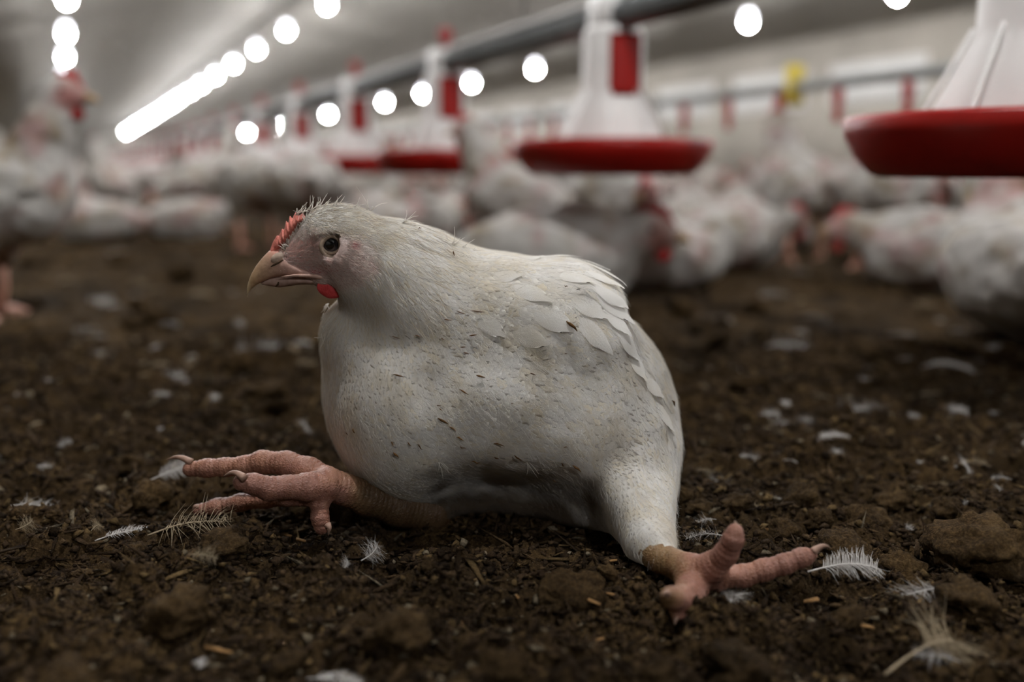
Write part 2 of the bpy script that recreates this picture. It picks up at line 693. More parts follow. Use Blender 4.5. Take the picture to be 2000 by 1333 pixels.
# ------------------------------------------------------------------ the house
def hgt(x, y):
    """height of the litter"""
    x = np.asarray(x, dtype=float)
    y = np.asarray(y, dtype=float)
    p = np.stack([x, y, np.zeros_like(x)], -1)
    a = 0.008 * fbm(p * 5.5, 2, 3)
    b = 0.0105 * fbm(p * 26, 3, 9, 0.6)
    r = 1 - np.abs(fbm(p * 38 + 3, 3, 21))
    c = 0.0095 * (r - 0.6)
    near = np.exp(-(((x - 0.01) / 0.15) ** 2 + ((y - 0.70) / 0.1) ** 2) * 1.2)
    return (a + b) * (1 - 0.7 * near) + c * (1 - 0.5 * near) - 0.004


def hfine(x, y):
    p = np.stack([x, y, np.zeros_like(x)], -1)
    return hgt(x, y) + 0.0032 * fbm(p * 150, 3, 40, 0.65)


def grid(xs, ys, fn):
    X, Y = np.meshgrid(xs, ys)
    Z = fn(X, Y)
    v = np.stack([X, Y, Z], -1).reshape(-1, 3)
    n, m = len(xs), len(ys)
    i = np.arange(m - 1)[:, None]
    j = np.arange(n - 1)[None, :]
    f = np.stack([i * n + j, i * n + j + 1, (i + 1) * n + j + 1, (i + 1) * n + j], -1).reshape(-1, 4)
    return v, [f]


def build_house():
    mb = Mb()
    mb.add(*grid(np.arange(-0.62, 0.72, 0.0024), np.arange(0.34, 1.45, 0.0024), hfine))

    def mid(X, Y):
        z = hgt(X, Y)
        ins = (X > -0.6) & (X < 0.7) & (Y > 0.36) & (Y < 1.43)
        return np.where(ins, z - 0.02, z)
    mb.add(*grid(np.arange(-2.2, 2.8, 0.015), np.arange(-0.4, 4.8, 0.015), mid))
    v, f = grid(np.linspace(-14, 85, 260), np.linspace(-3.6, 12.6, 60), lambda a, b: -0.022 + 0.0 * a)
    pts = v[:, 0:1] * DIR + v[:, 1:2] * NRM
    n = 0.02 * fbm(pts * 3.0, 3, 5)
    d = np.hypot(pts[:, 0], pts[:, 1])
    pts[:, 2] = -0.022 + n * np.clip((d - 5) / 3, 0, 1)
    mb.add(pts, f)
    o = link('floor', mb.mesh('floor'), MAT['litter'])
    tag(o, 'dark brown crumbly litter covering the shed floor', kind='structure')

    def panel(name, a, b, c, d, mat, t=0.05, label=None):
        a, b, c, d = [np.array(q, dtype=float) for q in (a, b, c, d)]
        nn = np.cross(b - a, d - a)
        nn /= np.linalg.norm(nn)
        v = np.array([a, b, c, d, a - nn * t, b - nn * t, c - nn * t, d - nn * t])
        f = np.array([[0, 1, 2, 3], [7, 6, 5, 4], [0, 4, 5, 1], [1, 5, 6, 2], [2, 6, 7, 3], [3, 7, 4, 0]])
        o = link(name, mesh_np(name, v, [f], False), mat)
        tag(o, label, kind='structure')
        return o
    s0, s1 = -14, 82
    panel('ceiling', HP(s0, 4.6, 3.85), HP(s1, 4.6, 3.85), HP(s1, -3.3, 2.60), HP(s0, -3.3, 2.60), MAT['ceiling'], label='grey sloping ceiling over the near lamp row')
    panel('ceiling', HP(s0, 12.3, 2.60), HP(s1, 12.3, 2.60), HP(s1, 4.6, 3.85), HP(s0, 4.6, 3.85), MAT['ceiling'], label='grey sloping ceiling on the far side of the ridge')
    panel('wall_right', HP(s0, 12.2, -0.05), HP(s1, 12.2, -0.05), HP(s1, 12.2, 2.65), HP(s0, 12.2, 2.65), MAT['wall'], label='beige long side wall of the shed')
    panel('wall_left', HP(s1, -3.2, -0.05), HP(s0, -3.2, -0.05), HP(s0, -3.2, 2.65), HP(s1, -3.2, 2.65), MAT['wall'], label='beige long side wall behind the standing hen')
    panel('wall_end', HP(s1, 12.4, -0.05), HP(s1, -3.4, -0.05), HP(s1, -3.4, 3.95), HP(s1, 12.4, 3.95), MAT['ceiling'], label='grey end wall far down the shed')
    panel('wall_back', HP(s0, -3.4, -0.05), HP(s0, 12.4, -0.05), HP(s0, 12.4, 3.95), HP(s0, -3.4, 3.95), MAT['ceiling'], label='grey end wall behind the viewer')


def build_inlets():
    """white air inlets in a row along the side wall"""
    fr = empty('air_inlet')
    v, f = box_vf(-1.05, 1.05, -0.05, 0.03, -0.33, 0.33)
    part('frame', (v, f), MAT['inlet'], fr, False)
    v, f = box_vf(-0.98, 0.98, -0.09, -0.05, -0.26, 0.24)
    part('flap', (v, f), MAT['inlet'], fr, False)
    v, f = box_vf(-0.9, 0.9, -0.13, -0.09, -0.05, -0.01)
    part('lip', (v, f), MAT['inlet'], fr, False)
    ss = np.arange(4.5, 60, 2.75)
    for i, s in enumerate(ss):
        o = fr if i == 0 else copy_tree(fr)
        o.location = HP(s, 12.15, 1.72)
        o.rotation_euler = (0, 0, HANG)
        vis = [q for q in ss if uv_of(HP(q, 12.1, 1.72)[None, :])[0][0] < 2000]
        if s not in vis:
            lab = 'white air inlet in the side wall out of view past the right edge'
        elif vis.index(s) < 12:
            n = vis.index(s)
            lab = 'white air inlet flap in the side wall, %s' % ('rightmost in view' if n == 0 else ORD[n] + ' from the right')
        else:
            lab = 'tiny white air inlet flap far down the beige side wall'
        tag(o, lab, 'vent', 'air inlets along the side wall')


ORD = ['nearest', 'second', 'third', 'fourth', 'fifth', 'sixth', 'seventh', 'eighth', 'ninth', 'tenth', 'eleventh',
       'twelfth', 'thirteenth', 'fourteenth', 'fifteenth', 'sixteenth', 'seventeenth', 'eighteenth', 'nineteenth', 'twentieth']


def build_lamps():
    v, f = ico(2)
    v2 = v * 0.05
    bulb = mesh_np('bulb', v2, [f])
    neck = mesh_np('neck', *lathe_vf([(0.044, 0.02), (0.07, 0.03), (0.072, 0.05), (0.054, 0.11), (0.035, 0.15), (0.0, 0.152)], 16))
    sock = mesh_np('socket', *lathe_vf([(0.0, 0.14), (0.03, 0.14), (0.03, 0.2), (0.012, 0.215), (0.0, 0.216)], 16))
    rows = [('over the aisle at the left edge', 0.22, 2.5, 14.9, 18),
            ('in the middle row under the ridge', 4.6, 3.25, 18.53, 18),
            ('in the right row above the feeder line', 9.3, 2.41, 8.75, 20)]
    proto = empty('pendant_lamp')
    link('bulb', bulb, MAT['bulb'], proto)
    link('neck', neck, MAT['neck'], proto)
    link('socket', sock, MAT['socket'], proto)
    first = True
    for nm, l, z, st, cnt in rows:
        back = int((st + 4.0) / 3.63)
        for k in range(-back, cnt):
            o = proto if first else copy_tree(proto)
            first = False
            s = st + 3.63 * k
            o.location = HP(min(s, 80), l, z) if not (l > 9 and k == 0) else HP(9.75, 9.55, z)
            if k >= 0:
                w = ORD[k] + ' visible' if k < len(ORD) else 'farthest'
                tag(o, '%s glowing white bulb %s' % (w, nm), 'lamp', 'ceiling lamps')
            else:
                tag(o, 'white bulb out of view behind the viewer %s' % nm, 'lamp', 'ceiling lamps')


def build_feeders():
    L0 = 0.94
    # pipe
    a, b = HP(-2.5, L0, 0.53), HP(60, L0, 0.53)
    o = empty('feeder_pipe', HP(-2.5, L0, 0.53))
    v, f = tube_vf([a - HP(-2.5, L0, 0.53), (a + b) / 2 - HP(-2.5, L0, 0.53), b - HP(-2.5, L0, 0.53)], 0.0255, 20)
    part('pipe', (v, f), MAT['pipe'], o)
    v, f = tube_vf([np.array([0, 0, 0.036]), (b - a) / 2 + np.array([0, 0, 0.036]), b - a + np.array([0, 0, 0.036])], 0.008, 10)
    part('rail', (v, f), MAT['white_plastic'], o)
    tag(o, 'dark grey feeder pipe running over the red pans', 'pipe')
    pr = empty('pan_feeder')
    pan = [(0.0, 0.246), (0.145, 0.245), (0.155, 0.249), (0.173, 0.268), (0.184, 0.290), (0.187, 0.306), (0.182, 0.310), (0.176, 0.303), (0.163, 0.272), (0.14, 0.258), (0.0, 0.256)]
    part('pan', lathe_vf(pan, 64), MAT['red_plastic'], pr)
    hood = [(0.112, 0.268), (0.108, 0.29), (0.062, 0.385), (0.056, 0.40), (0.056, 0.50), (0.05, 0.512), (0.046, 0.51), (0.05, 0.4), (0.1, 0.288), (0.112, 0.268)]
    part('hood', lathe_vf(hood, 48), MAT['white_plastic'], pr)
    mb = Mb()
    for k in range(8):
        t = k * pi / 4 + 0.2
        c, s = cos(t), sin(t)
        mb.add(*tube_vf([(0.06 * c, 0.06 * s, 0.40), (0.112 * c, 0.112 * s, 0.30), (0.15 * c, 0.15 * s, 0.268)], 0.0025, 6))
    link('grill', mb.mesh('grill'), MAT['white_plastic'], pr)
    v, f = box_vf(-0.034, 0.034, -0.036, 0.036, 0.495, 0.568)
    part('clamp', (v, f), MAT['white_plastic'], pr, False)
    # red shut-off slide on the viewer's side of the hood
    a = np.linspace(-0.5, 0.5, 9)
    v = []
    for r in (0.0575, 0.064):
        for z in (0.388, 0.40, 0.484, 0.496):
            for t in a:
                v.append((-r * cos(t + 0.12), r * sin(t + 0.12), z))
    n = len(a)
    fs = []
    for q in range(2):
        for i in range(3):
            for j in range(n - 1):
                w = [q * 4 * n + i * n + j, q * 4 * n + i * n + j + 1, q * 4 * n + (i + 1) * n + j + 1, q * 4 * n + (i + 1) * n + j]
                fs.append(w if q else w[::-1])
    for i in range(3):
        for j in (0, n - 1):
            fs.append([i * n + j, (i + 1) * n + j, 4 * n + (i + 1) * n + j, 4 * n + i * n + j])
    for i in (0, 3):
        for j in range(n - 1):
            fs.append([i * n + j, i * n + j + 1, 4 * n + i * n + j + 1, 4 * n + i * n + j])
    part('slide', (np.array(v), [np.array(fs)]), MAT['red_plastic'], pr, label='red shut-off slide')
    knob = [(0.0, 0.565), (0.008, 0.565), (0.008, 0.585), (0.016, 0.59), (0.02, 0.605), (0.016, 0.622), (0.0, 0.626)]
    part('knob', lathe_vf(knob, 20), MAT['red_plastic'], pr, label='red knob above the pipe')
    names = ['largest red pan feeder at the right edge of the frame', 'red pan feeder with white hood right of the middle',
             'red pan feeder behind the upright hen, second in the row', 'smaller red pan feeder third along the dark pipe',
             'small blurred red pan feeder fourth along the dark pipe']
    for k in range(36):
        o = pr if k == 0 else copy_tree(pr)
        o.location = HP(0.765 + 0.885 * k, L0, 0)
        o.rotation_euler = (0, 0, HANG)
        lab = names[k] if k < len(names) else ('%s pan feeder along the dark pipe, small and blurred' % ORD[k] if k < 20 else 'tiny blurred pan feeder in the receding end of the pipe row')
        tag(o, lab, 'feeder', 'pan feeders along the pipe')
    for k, s in enumerate((2.05, 4.9, 8.5)):
        c = HP(s, L0, 0.548)
        v, f = tube_vf([(0, 0, 0), (0.1, 0.0, 1.0), (0.15, 0, 2.2)], 0.004, 8)
        me = mesh_np('suspension_cord', v, f)
        o = link('suspension_cord', me, MAT['cord'])
        o.location = c
        tag(o, ['thin grey cord holding the pipe near the camera', 'thin grey cord holding the pipe farther down', 'faint grey cord holding the far pipe'][k], 'cord', 'pipe cords')
    # drinker line
    L1 = 2.0
    o = empty('drinker_line', HP(-1, L1, 0.5))
    e = DIR
    v, f = tube_vf([e * 0, e * 15, e * 30], 0.017, 12)
    part('water_pipe', (v, f), MAT['alu'], o)
    mb = []
    nip = mesh_np('nipple', *lathe_vf([(0, 0.0), (0.014, 0), (0.016, -0.03), (0.011, -0.06), (0.015, -0.07), (0.012, -0.095), (0.0, -0.1)], 12))
    for k in range(44):
        q = link('nipple', nip, MAT['red_plastic'], o)
        q.location = e * (1.2 + 0.255 * k) + np.array([0, 0, -0.014])
    v, f = box_vf(-0.016, 0.016, -0.022, 0.022, -0.05, 0.065)
    q = part('hanger', (v, f), MAT['yellow'], o, False, 'yellow plastic hanger clip')
    q.location = e * 3.43
    q.rotation_euler = (0, 0, HANG)
    tag(o, 'grey drinker pipe with red nipples behind the right feeder', 'drinker line')


# ------------------------------------------------------------------ the chicken in front
def build_main_bird():
    YC = 0.738                                   # middle plane of the body
    YH = 0.683                                   # middle plane of the head
    root = empty('chicken', (0.0, 0.0, 0.0))
    tag(root, 'white broiler chicken sprawled with splayed pink legs in the foreground', 'chicken')

    lo = P(560, 1000, 0.60) * 0 + np.array([-0.175, 0.585, -0.004])
    hi = np.array([0.145, 0.86, 0.262])
    fd = Field(lo, hi, 0.0016)

    def E(u, v, Y, a, b, c, ang=0.0, k=14, mode='add', yaw=0.0):
        s = mpp(v, Y)
        fd.ell(P(u, v, Y), (a * s, c, b * s), -math.radians(ang), k * s, mode, yaw)

    def C(p, q, k=14):
        s0, s1 = mpp(p[1], p[2]), mpp(q[1], q[2])
        fd.cone(P(*p[:3]), P(*q[:3]), p[3] * s0, q[3] * s1, k * s0)
    # trunk
    E(975, 755, YC, 250, 252, 0.098, 0, 40)
    E(825, 752, YC - 0.008, 190, 222, 0.086, -6, 40)
    E(1118, 812, YC - 0.004, 198, 235, 0.092, -6, 40)
    E(730, 655, YC - 0.025, 98, 90, 0.052, 0, 40)
    E(800, 800, YC - 0.022, 140, 178, 0.07, -8, 40)
    # hind flank above the near thigh
    E(1225, 905, YC - 0.035, 100, 150, 0.052, 0, 40)
    # near thigh and drumstick
    C((1228, 950, 0.668, 92), (1268, 1060, 0.62, 50), 26)
    C((1268, 1060, 0.62, 50), (1292, 1090, 0.604, 30), 14)
    # far thigh, forward under the breast
    C((960, 930, 0.725, 80), (870, 985, 0.70, 36), 20)
    # wing folded on the near side and rump feathers
    E(1045, 622, YC - 0.052, 190, 100, 0.034, 14, 70)
    E(1130, 560, YC - 0.02, 95, 48, 0.05, 22, 30)
    # neck
    C((690, 486, YH, 72), (752, 528, YH + 0.006, 98), 30)
    C((752, 528, YH + 0.006, 98), (812, 578, YH + 0.016, 124), 30)
    C((812, 578, YH + 0.016, 124), (872, 640, YH + 0.032, 162), 40)
    C((872, 640, YH + 0.032, 162), (960, 690, YH + 0.05, 195), 40)
    # head
    E(666, 467, YH, 82, 67, 0.0165, 8, 18)
    E(690, 500, YH, 70, 62, 0.0175, 0, 18)
    E(618, 500, YH, 60, 44, 0.0118, 20, 16)
    E(575, 512, YH, 42, 30, 0.0085, 12, 12)
    E(640, 540, YH, 46, 22, 0.0115, 8, 12)
    # brow and eye socket
    E(645, 454, YH - 0.0135, 34, 10, 0.004, -8, 8)
    E(653, 481, YH - 0.0187, 31, 25, 0.0045, 0, 6, 'sub')
    # hollow under the belly between the two legs
    E(985, 1062, 0.604, 205, 122, 0.088, 0, 70, 'sub')
    # ground cut
    fd.put(lambda X, Y, Z: (Z - 0.0005) + 0 * X + 0 * Y, lo, np.array([hi[0], hi[1], 0.0]), 0.004, 'sub', 0.004)
    # soft uneven plumage: shallow clumps all over the trunk
    st = 5
    gi = [np.arange(0, fd.n[i] + st, st) for i in range(3)]
    cg = np.stack(np.meshgrid(*[fd.lo[i] + fd.h * gi[i] for i in range(3)], indexing='ij'), -1)
    nz = (0.0019 * fbm(cg * 38, 1, 51) + 0.0011 * fbm(cg * 80, 1, 52)) * np.clip((cg[..., 0] + 0.105) / 0.04, 0, 1)
    for ax in range(3):
        t_ = np.arange(fd.n[ax]) / st
        i0 = np.floor(t_).astype(int)
        fr = (t_ - i0).reshape([-1 if q == ax else 1 for q in range(3)])
        nz = np.take(nz, i0, ax) * (1 - fr) + np.take(nz, i0 + 1, ax) * fr
    fd.v += nz.astype(np.float32)
    v, f = fd.surface()
    v = relax(v, f, 2, 0.5)
    U, V = uv_of(v)
    near = v[:, 1] < 9

    def blob(u, vv, ru, rv, U=U, V=V, p=2.0):
        return np.exp(-(((U - u) / ru) ** 2 + ((V - vv) / rv) ** 2) * p)

    def body_color(U, V, v):
        n1 = fbm(v * 55, 3, 3)
        n2 = fbm(v * 420, 2, 8)
        white = np.array([0.90, 0.88, 0.845])
        c = np.tile(white, (len(U), 1))
        # stained breast and neck
        yl = np.clip(n1 * 0.9 + 0.1, 0, 1) * 0.5
        c = c * (1 - yl[:, None]) + np.array([0.74, 0.67, 0.54]) * yl[:, None]
        # dark brown underside: belly shade put into the colour, plus caked litter
        mud_shade = 1.1 * np.clip((V - 905 - 0.10 * np.abs(U - 960) + 22 * n1) / 60, 0, 1) * np.clip((1190 - U + 30 * n1) / 60, 0, 1) * np.clip((U - 800 + 40 * n1) / 80, 0, 1)
        c = c * (1 - mud_shade[:, None] * 0.86) + np.array([0.10, 0.065, 0.035]) * (mud_shade[:, None] * 0.86)
        # face skin
        face = np.clip(1.25 - (((U - 640) / 116) ** 2 + ((V - 512) / 66) ** 2) ** 1.2 + 0.18 * n2, 0, 1)
        face *= np.clip((V - 432 - (U - 640) * 0.1 + 8 * n2) / 24, 0, 1)
        face *= np.clip((752 - U) / 26, 0, 1)
        sk = np.array([0.7, 0.5, 0.46])
        c = c * (1 - face[:, None] * 0.8) + sk * face[:, None] * 0.8
        pink = (blob(575, 490, 56, 40, U, V) + 0.7 * blob(620, 526, 60, 20, U, V) + 0.6 * blob(600, 470, 30, 30, U, V)).clip(0, 1)
        c = c * (1 - pink[:, None] * 0.7) + np.array([0.66, 0.30, 0.26]) * pink[:, None] * 0.7
        red = (blob(694, 480, 9, 9, U, V) + 0.9 * blob(619, 530, 26, 7, U, V) + 0.2 * blob(733, 525, 10, 20, U, V)).clip(0, 1)
        c = c * (1 - red[:, None]) + np.array([0.52, 0.06, 0.06]) * red[:, None]
        lobe = 0.8 * blob(720, 489, 17, 20, U, V, 1.5)
        c = c * (1 - lobe[:, None]) + np.array([0.66, 0.6, 0.57]) * lobe[:, None]
        tan_ = 0.55 * (blob(762, 468, 40, 26, U, V) + blob(680, 452, 60, 14, U, V)).clip(0, 1)
        c = c * (1 - tan_[:, None]) + np.array([0.52, 0.43, 0.27]) * tan_[:, None]
        return c, face
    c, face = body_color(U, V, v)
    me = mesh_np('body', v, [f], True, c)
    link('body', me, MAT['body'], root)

    # ---- feather field
    ctrl = np.array([  # u, v, flow angle (deg, 0 right, 90 down), length mm, width mm, lift mm
        (600, 430, 20, 4, 1.4, .5), (680, 415, 12, 5, 1.6, .5), (760, 440, 28, 8, 2.6, .6), (850, 490, 26, 13, 5, .8), (960, 510, 12, 18, 9, 1.0),
        (1080, 510, 8, 24, 11, 1.4), (1160, 540, 30, 28, 12, 2.2), (1230, 640, 55, 26, 12, 2.0), (1300, 760, 68, 20, 11, 1.6), (1320, 900, 85, 15, 10, 1.0),
        (760, 560, 55, 9, 4, .7), (700, 600, 75, 9, 4, .9), (650, 640, 95, 10, 4.5, 1.2), (640, 740, 95, 13, 7, 1.2), (660, 840, 75, 14, 8, .9),
        (760, 700, 80, 14, 8, .8), (760, 850, 60, 15, 9, .8), (850, 600, 45, 14, 7, .9), (900, 720, 55, 17, 10, .8), (900, 860, 45, 17, 10, .8),
        (1000, 600, 20, 20, 10, 1.2), (1040, 700, 35, 20, 11, 1.0), (1050, 850, 50, 17, 10, .8), (1180, 650, 45, 22, 11, 1.3), (1180, 780, 62, 18, 10, 1.0),
        (1220, 900, 80, 13, 9, .8), (1250, 1020, 70, 9, 6, .6), (1000, 960, 20, 14, 8, 1.2), (800, 950, 40, 14, 8, 1.0)], dtype=float)

    def look(U, V):
        w = 1.0 / (((U[:, None] - ctrl[:, 0]) ** 2 + (V[:, None] - ctrl[:, 1]) ** 2) ** 1.3 + 200.0)
        w /= w.sum(1, keepdims=True)
        a = np.radians(ctrl[:, 2])
        fx, fz = w @ np.cos(a), -(w @ np.sin(a))
        return np.stack([fx, np.full_like(fx, 0.02), fz], -1), w @ ctrl[:, 3] / 1000, w @ ctrl[:, 4] / 1000 * 1.25, w @ ctrl[:, 5] / 1000 * 0.06

    tri = np.concatenate([f[:, [0, 1, 2]], f[:, [0, 2, 3]]])
    A = v[tri]
    ar = 0.5 * np.linalg.norm(np.cross(A[:, 1] - A[:, 0], A[:, 2] - A[:, 0]), axis=1)
    cen = A.mean(1)
    cu, cv = uv_of(cen)

    def scatter(n, weight):
        w = ar * weight
        i = rng.choice(len(w), n, p=w / w.sum())
        r = rng.random((n, 2))
        s = np.sqrt(r[:, 0:1])
        return A[i, 0] * (1 - s) + A[i, 1] * s * (1 - r[:, 1:2]) + A[i, 2] * s * r[:, 1:2]

    _, Lc, Wc, _ = look(cu, cv)
    facec = body_color(cu, cv, cen)[1]
    notcomb = (cu > 541 + (488 - cv) * 0.79 + 6) | (cv > 500)
    wt = (facec < 0.3) * notcomb * (cen[:, 2] > 0.004) / (Wc * Lc)
    wt = wt * np.clip((cu - 640) / 60, 0.02, 1) ** np.where(cv < 560, 1, 0)
    pts = scatter(60000, wt)
    pu, pv = uv_of(pts)
    D, Ln, Wd, Lf = look(pu, pv)
    # thin the candidates
    cell = 0.0042
    keep, hashd = [], {}
    for i in range(len(pts)):
        r = 0.20 * sqrt(Wd[i] * Ln[i])
        kx, ky, kz = (pts[i] / cell).astype(int)
        ok = True
        for a in (-1, 0, 1):
            for b in (-1, 0, 1):
                for cc in (-1, 0, 1):
                    for j in hashd.get((kx + a, ky + b, kz + cc), ()):
                        if abs(pts[j][0] - pts[i][0]) < r and np.sum((pts[j] - pts[i]) ** 2) < r * r:
                            ok = False
                            break
                    if not ok:
                        break
                if not ok:
                    break
            if not ok:
                break
        if ok:
            keep.append(i)
            hashd.setdefault((kx, ky, kz), []).append(i)
    keep = np.array(keep)
    pts, D, Ln, Wd, Lf = pts[keep], D[keep], Ln[keep], Wd[keep], Lf[keep]
    pu, pv = pu[keep], pv[keep]

    def feathers(pts, D, Ln, Wd, Lf, M=6, K=5, jag=0.4, offs=0.00025):
        N = len(pts)
        D = D + rng.normal(0, 0.12, D.shape)
        Ln = Ln * rng.uniform(0.8, 1.2, N)
        cur = pts.copy()
        rows = []
        prof = np.interp(np.linspace(0, 1, M), [0, 0.3, 0.6, 0.85, 1.0], [0.5, 0.9, 1.0, 0.82, 0.45 if M > 6 else 0.3])
        cols = np.linspace(-1, 1, K)
        rnd = rng.random((N, K))
        lat0 = None
        for i in range(M):
            n = fd.grad(cur)
            t = D - n * np.sum(D * n, -1, keepdims=True)
            t /= np.linalg.norm(t, axis=1, keepdims=True) + 1e-9
            b = np.cross(n, t)
            q_ = i / (M - 1)
            lf = offs + Lf * (q_ ** 1.4 if M > 6 else min(q_ / 0.7, 1) ** 1.3 * (1 - 0.6 * max(0, q_ - 0.7) / 0.3))
            row = cur[:, None, :] + b[:, None, :] * (Wd * prof[i] * 0.5)[:, None, None] * cols[None, :, None]
            # edges of the vane reach less far than the shaft
            back = (np.abs(cols) ** 2)[None, :] * 0.22 * (i / (M - 1)) + (jag * rnd * 0.16 if i == M - 1 else 0)
            row = row - t[:, None, :] * (Ln[:, None] * back)[:, :, None]
            dd = fd.samp(row)
            tgt = lf[:, None] * (1 - 0.35 * cols[None, :] ** 2)
            row = row + n[:, None, :] * np.clip(tgt - dd, -0.012, 0.012)[:, :, None]
            rows.append(row)
            cur = cur + t * (Ln / (M - 1))[:, None]
            for _ in range(1):
                n = fd.grad(cur)
                cur = cur - n * np.clip(fd.samp(cur), -0.01, 0.01)[:, None]
        R = np.stack(rows, 1)                      # N M K 3
        vv = R.reshape(-1, 3)
        base = (np.arange(N) * M * K)[:, None, None]
        i = np.arange(M - 1)[None, :, None]
        j = np.arange(K - 1)[None, None, :]
        ff = np.stack([base + i * K + j, base + i * K + j + 1, base + (i + 1) * K + j + 1, base + (i + 1) * K + j], -1).reshape(-1, 4)
        uvs = np.zeros((N, M, K, 2))
        uvs[..., 0] = cols[None, None, :] * 0.5 + 0.5
        uvs[..., 1] = np.linspace(0, 1, M)[None, :, None]
        return vv, ff, uvs.reshape(-1, 2)
    vv, ff, uvs = feathers(pts, D, Ln, Wd, Lf)
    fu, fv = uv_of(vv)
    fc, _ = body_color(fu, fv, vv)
    N = len(pts)
    tint = rng.uniform(0.93, 1.05, (N, 1)) * np.ones((1, 30))
    warm = rng.random((N, 1)) ** 3 * np.ones((1, 30))
    fc = fc * tint.reshape(-1, 1) * (1 - warm.reshape(-1, 1) * np.array([0.02, 0.06, 0.15]))
    me = mesh_np('plumage', vv, [ff], True, fc.clip(0, 1), uvs)
    o = link('plumage', me, MAT['plumage'], root)
    o['kind'] = 'stuff'
    print('feathers', N)

    # larger feathers that stand off at the rump and wing tips
    qu = [(1105, 497, 8, 34, 11, 5), (1130, 510, 18, 34, 11, 5), (1140, 530, 24, 36, 12, 4), (1150, 552, 30, 36, 12, 4), (1165, 575, 36, 34, 12, 3.5),
          (1180, 600, 45, 32, 12, 3.2), (1060, 500, 6, 30, 10, 2.5), (1010, 500, 6, 26, 10, 2), (1205, 640, 55, 28, 12, 3), (1235, 690, 60, 26, 12, 3),
          (1262, 740, 62, 22, 11, 3), (1285, 790, 68, 20, 10, 3), (1090, 540, 18, 34, 12, 2.5), (1110, 580, 26, 34, 13, 2.5), (1130, 620, 36, 32, 13, 2.2),
          (1000, 560, 20, 30, 12, 2.0), (960, 540, 20, 26, 11, 1.8), (1040, 610, 30, 30, 13, 2.2), (1000, 650, 24, 28, 13, 2.0), (930, 620, 24, 26, 12, 1.8)]
    q = np.array(qu, dtype=float)
    root_pts = []
    for u, vv_, *_ in qu:
        d = ray(u, vv_)
        ts = np.linspace(0.55, 0.9, 500)
        line = np.array([0, 0, CH]) + d[None, :] * (ts / d[1])[:, None]
        sd = fd.samp(line)
        root_pts.append(line[np.argmin(np.where(sd < 0.0005, ts, 9 + sd))])
    a = np.radians(q[:, 2])
    DD = np.stack([np.cos(a), np.full(len(q), 0.05), -np.sin(a)], -1)
    vv, ff, uvs = feathers(np.array(root_pts), DD, q[:, 3] / 1000, q[:, 4] / 1000, q[:, 5] / 1000, M=9, K=9, jag=0.5)
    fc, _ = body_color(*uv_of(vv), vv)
    fc = fc * 1.05
    per = 81
    for k in range(len(q)):
        sl = slice(k * per, (k + 1) * per)
        me = mesh_np('wing_feather', vv[sl], [ff[k * 64:(k + 1) * 64] - k * per], True, fc[sl].clip(0, 1), uvs[sl])
        link('wing_feather', me, MAT['plumage'], root)

    # ---- fine filaments: short on the face and crown, a soft fuzz elsewhere
    def strands(pts, D, Ln, Wd, Lf, colr, name, parent, curl=0.4, M=5):
        N = len(pts)
        D = D + rng.normal(0, 0.2, D.shape)
        cur = pts.copy()
        n = fd.grad(cur)
        t = D - n * np.sum(D * n, -1, keepdims=True)
        t /= np.linalg.norm(t, axis=1, keepdims=True) + 1e-9
        b = np.cross(n, t)
        bend = rng.normal(0, curl, N)
        cx, rows = cur.copy(), []
        for i in range(M):
            s = i / (M - 1)
            pos = cx + n * (Lf * s ** 0.8 + 0.0001)[:, None]
            if i:
                dd = fd.samp(pos)
                pos = pos + n * np.clip(0.0002 + Lf * s ** 0.9 * 0.8 - dd, 0, 0.01)[:, None]
            w = Wd * (1 - 0.8 * s) * 0.5
            rows.append(np.stack([pos - b * w[:, None], pos + n * w[:, None] * 0.7, pos + b * w[:, None]], 1))
            tt = t + b * (bend * s)[:, None]
            cx = cx + tt * (Ln / (M - 1))[:, None]
        R = np.stack(rows, 1)                     # N M 3 3
        vv = R.reshape(-1, 3)
        base = (np.arange(N) * M * 3)[:, None, None]
        i = np.arange(M - 1)[None, :, None]
        j = np.arange(3)[None, None, :]
        j2 = (j + 1) % 3
        ff = np.stack([base + i * 3 + j, base + i * 3 + j2, base + (i + 1) * 3 + j2, base + (i + 1) * 3 + j], -1).reshape(-1, 4)
        cc = np.repeat(colr, M * 3, axis=0)
        o = link(name, mesh_np(name, vv, [ff], True, cc), MAT['filament'], parent)
        o['kind'] = 'stuff'
        return o
    # face
    fw = facec * (cen[:, 1] < YH + 0.03) * ((((cu - 648) / 29) ** 2 + ((cv - 479) / 25) ** 2) > 1) * (cu > 555) * notcomb
    p = scatter(6500, fw)
    pu, pv = uv_of(p)
    ang = np.where(pv < 478, np.radians(-25 + (pu - 570) * 0.16), np.radians(8 + (pu - 600) * 0.10))
    # above the nostril the bristles fan upwards and back
    ang = ang - np.radians(55) * np.exp(-(((pu - 580) / 40) ** 2 + ((pv - 462) / 40) ** 2))
    Dd = np.stack([np.cos(ang), np.zeros_like(ang), -np.sin(ang)], -1)
    ln = rng.uniform(0.002, 0.0042, len(p)) * (1 + 0.6 * np.exp(-(((pu - 585) / 30) ** 2 + ((pv - 460) / 30) ** 2)))
    cl = (np.array([0.95, 0.9, 0.85]) * 0.68 + body_color(pu, pv, p)[0] * 0.4) * rng.uniform(0.75, 1.1, (len(p), 1))
    cl = cl.clip(0, 1)
    strands(p, Dd, ln, np.full(len(p), 0.0004), rng.uniform(0.0002, 0.0006, len(p)), cl, 'face_bristles', root)
    # crown and neck
    hw = (facec < 0.6) * notcomb * (cu < 900) * (cv < 640) * np.clip((920 - cu) / 250, 0.1, 1) * np.where(cu < 740, 2.2, 1)
    p = scatter(9000, hw)
    pu, pv = uv_of(p)
    Dd, l2, w2, f2 = look(pu, pv)
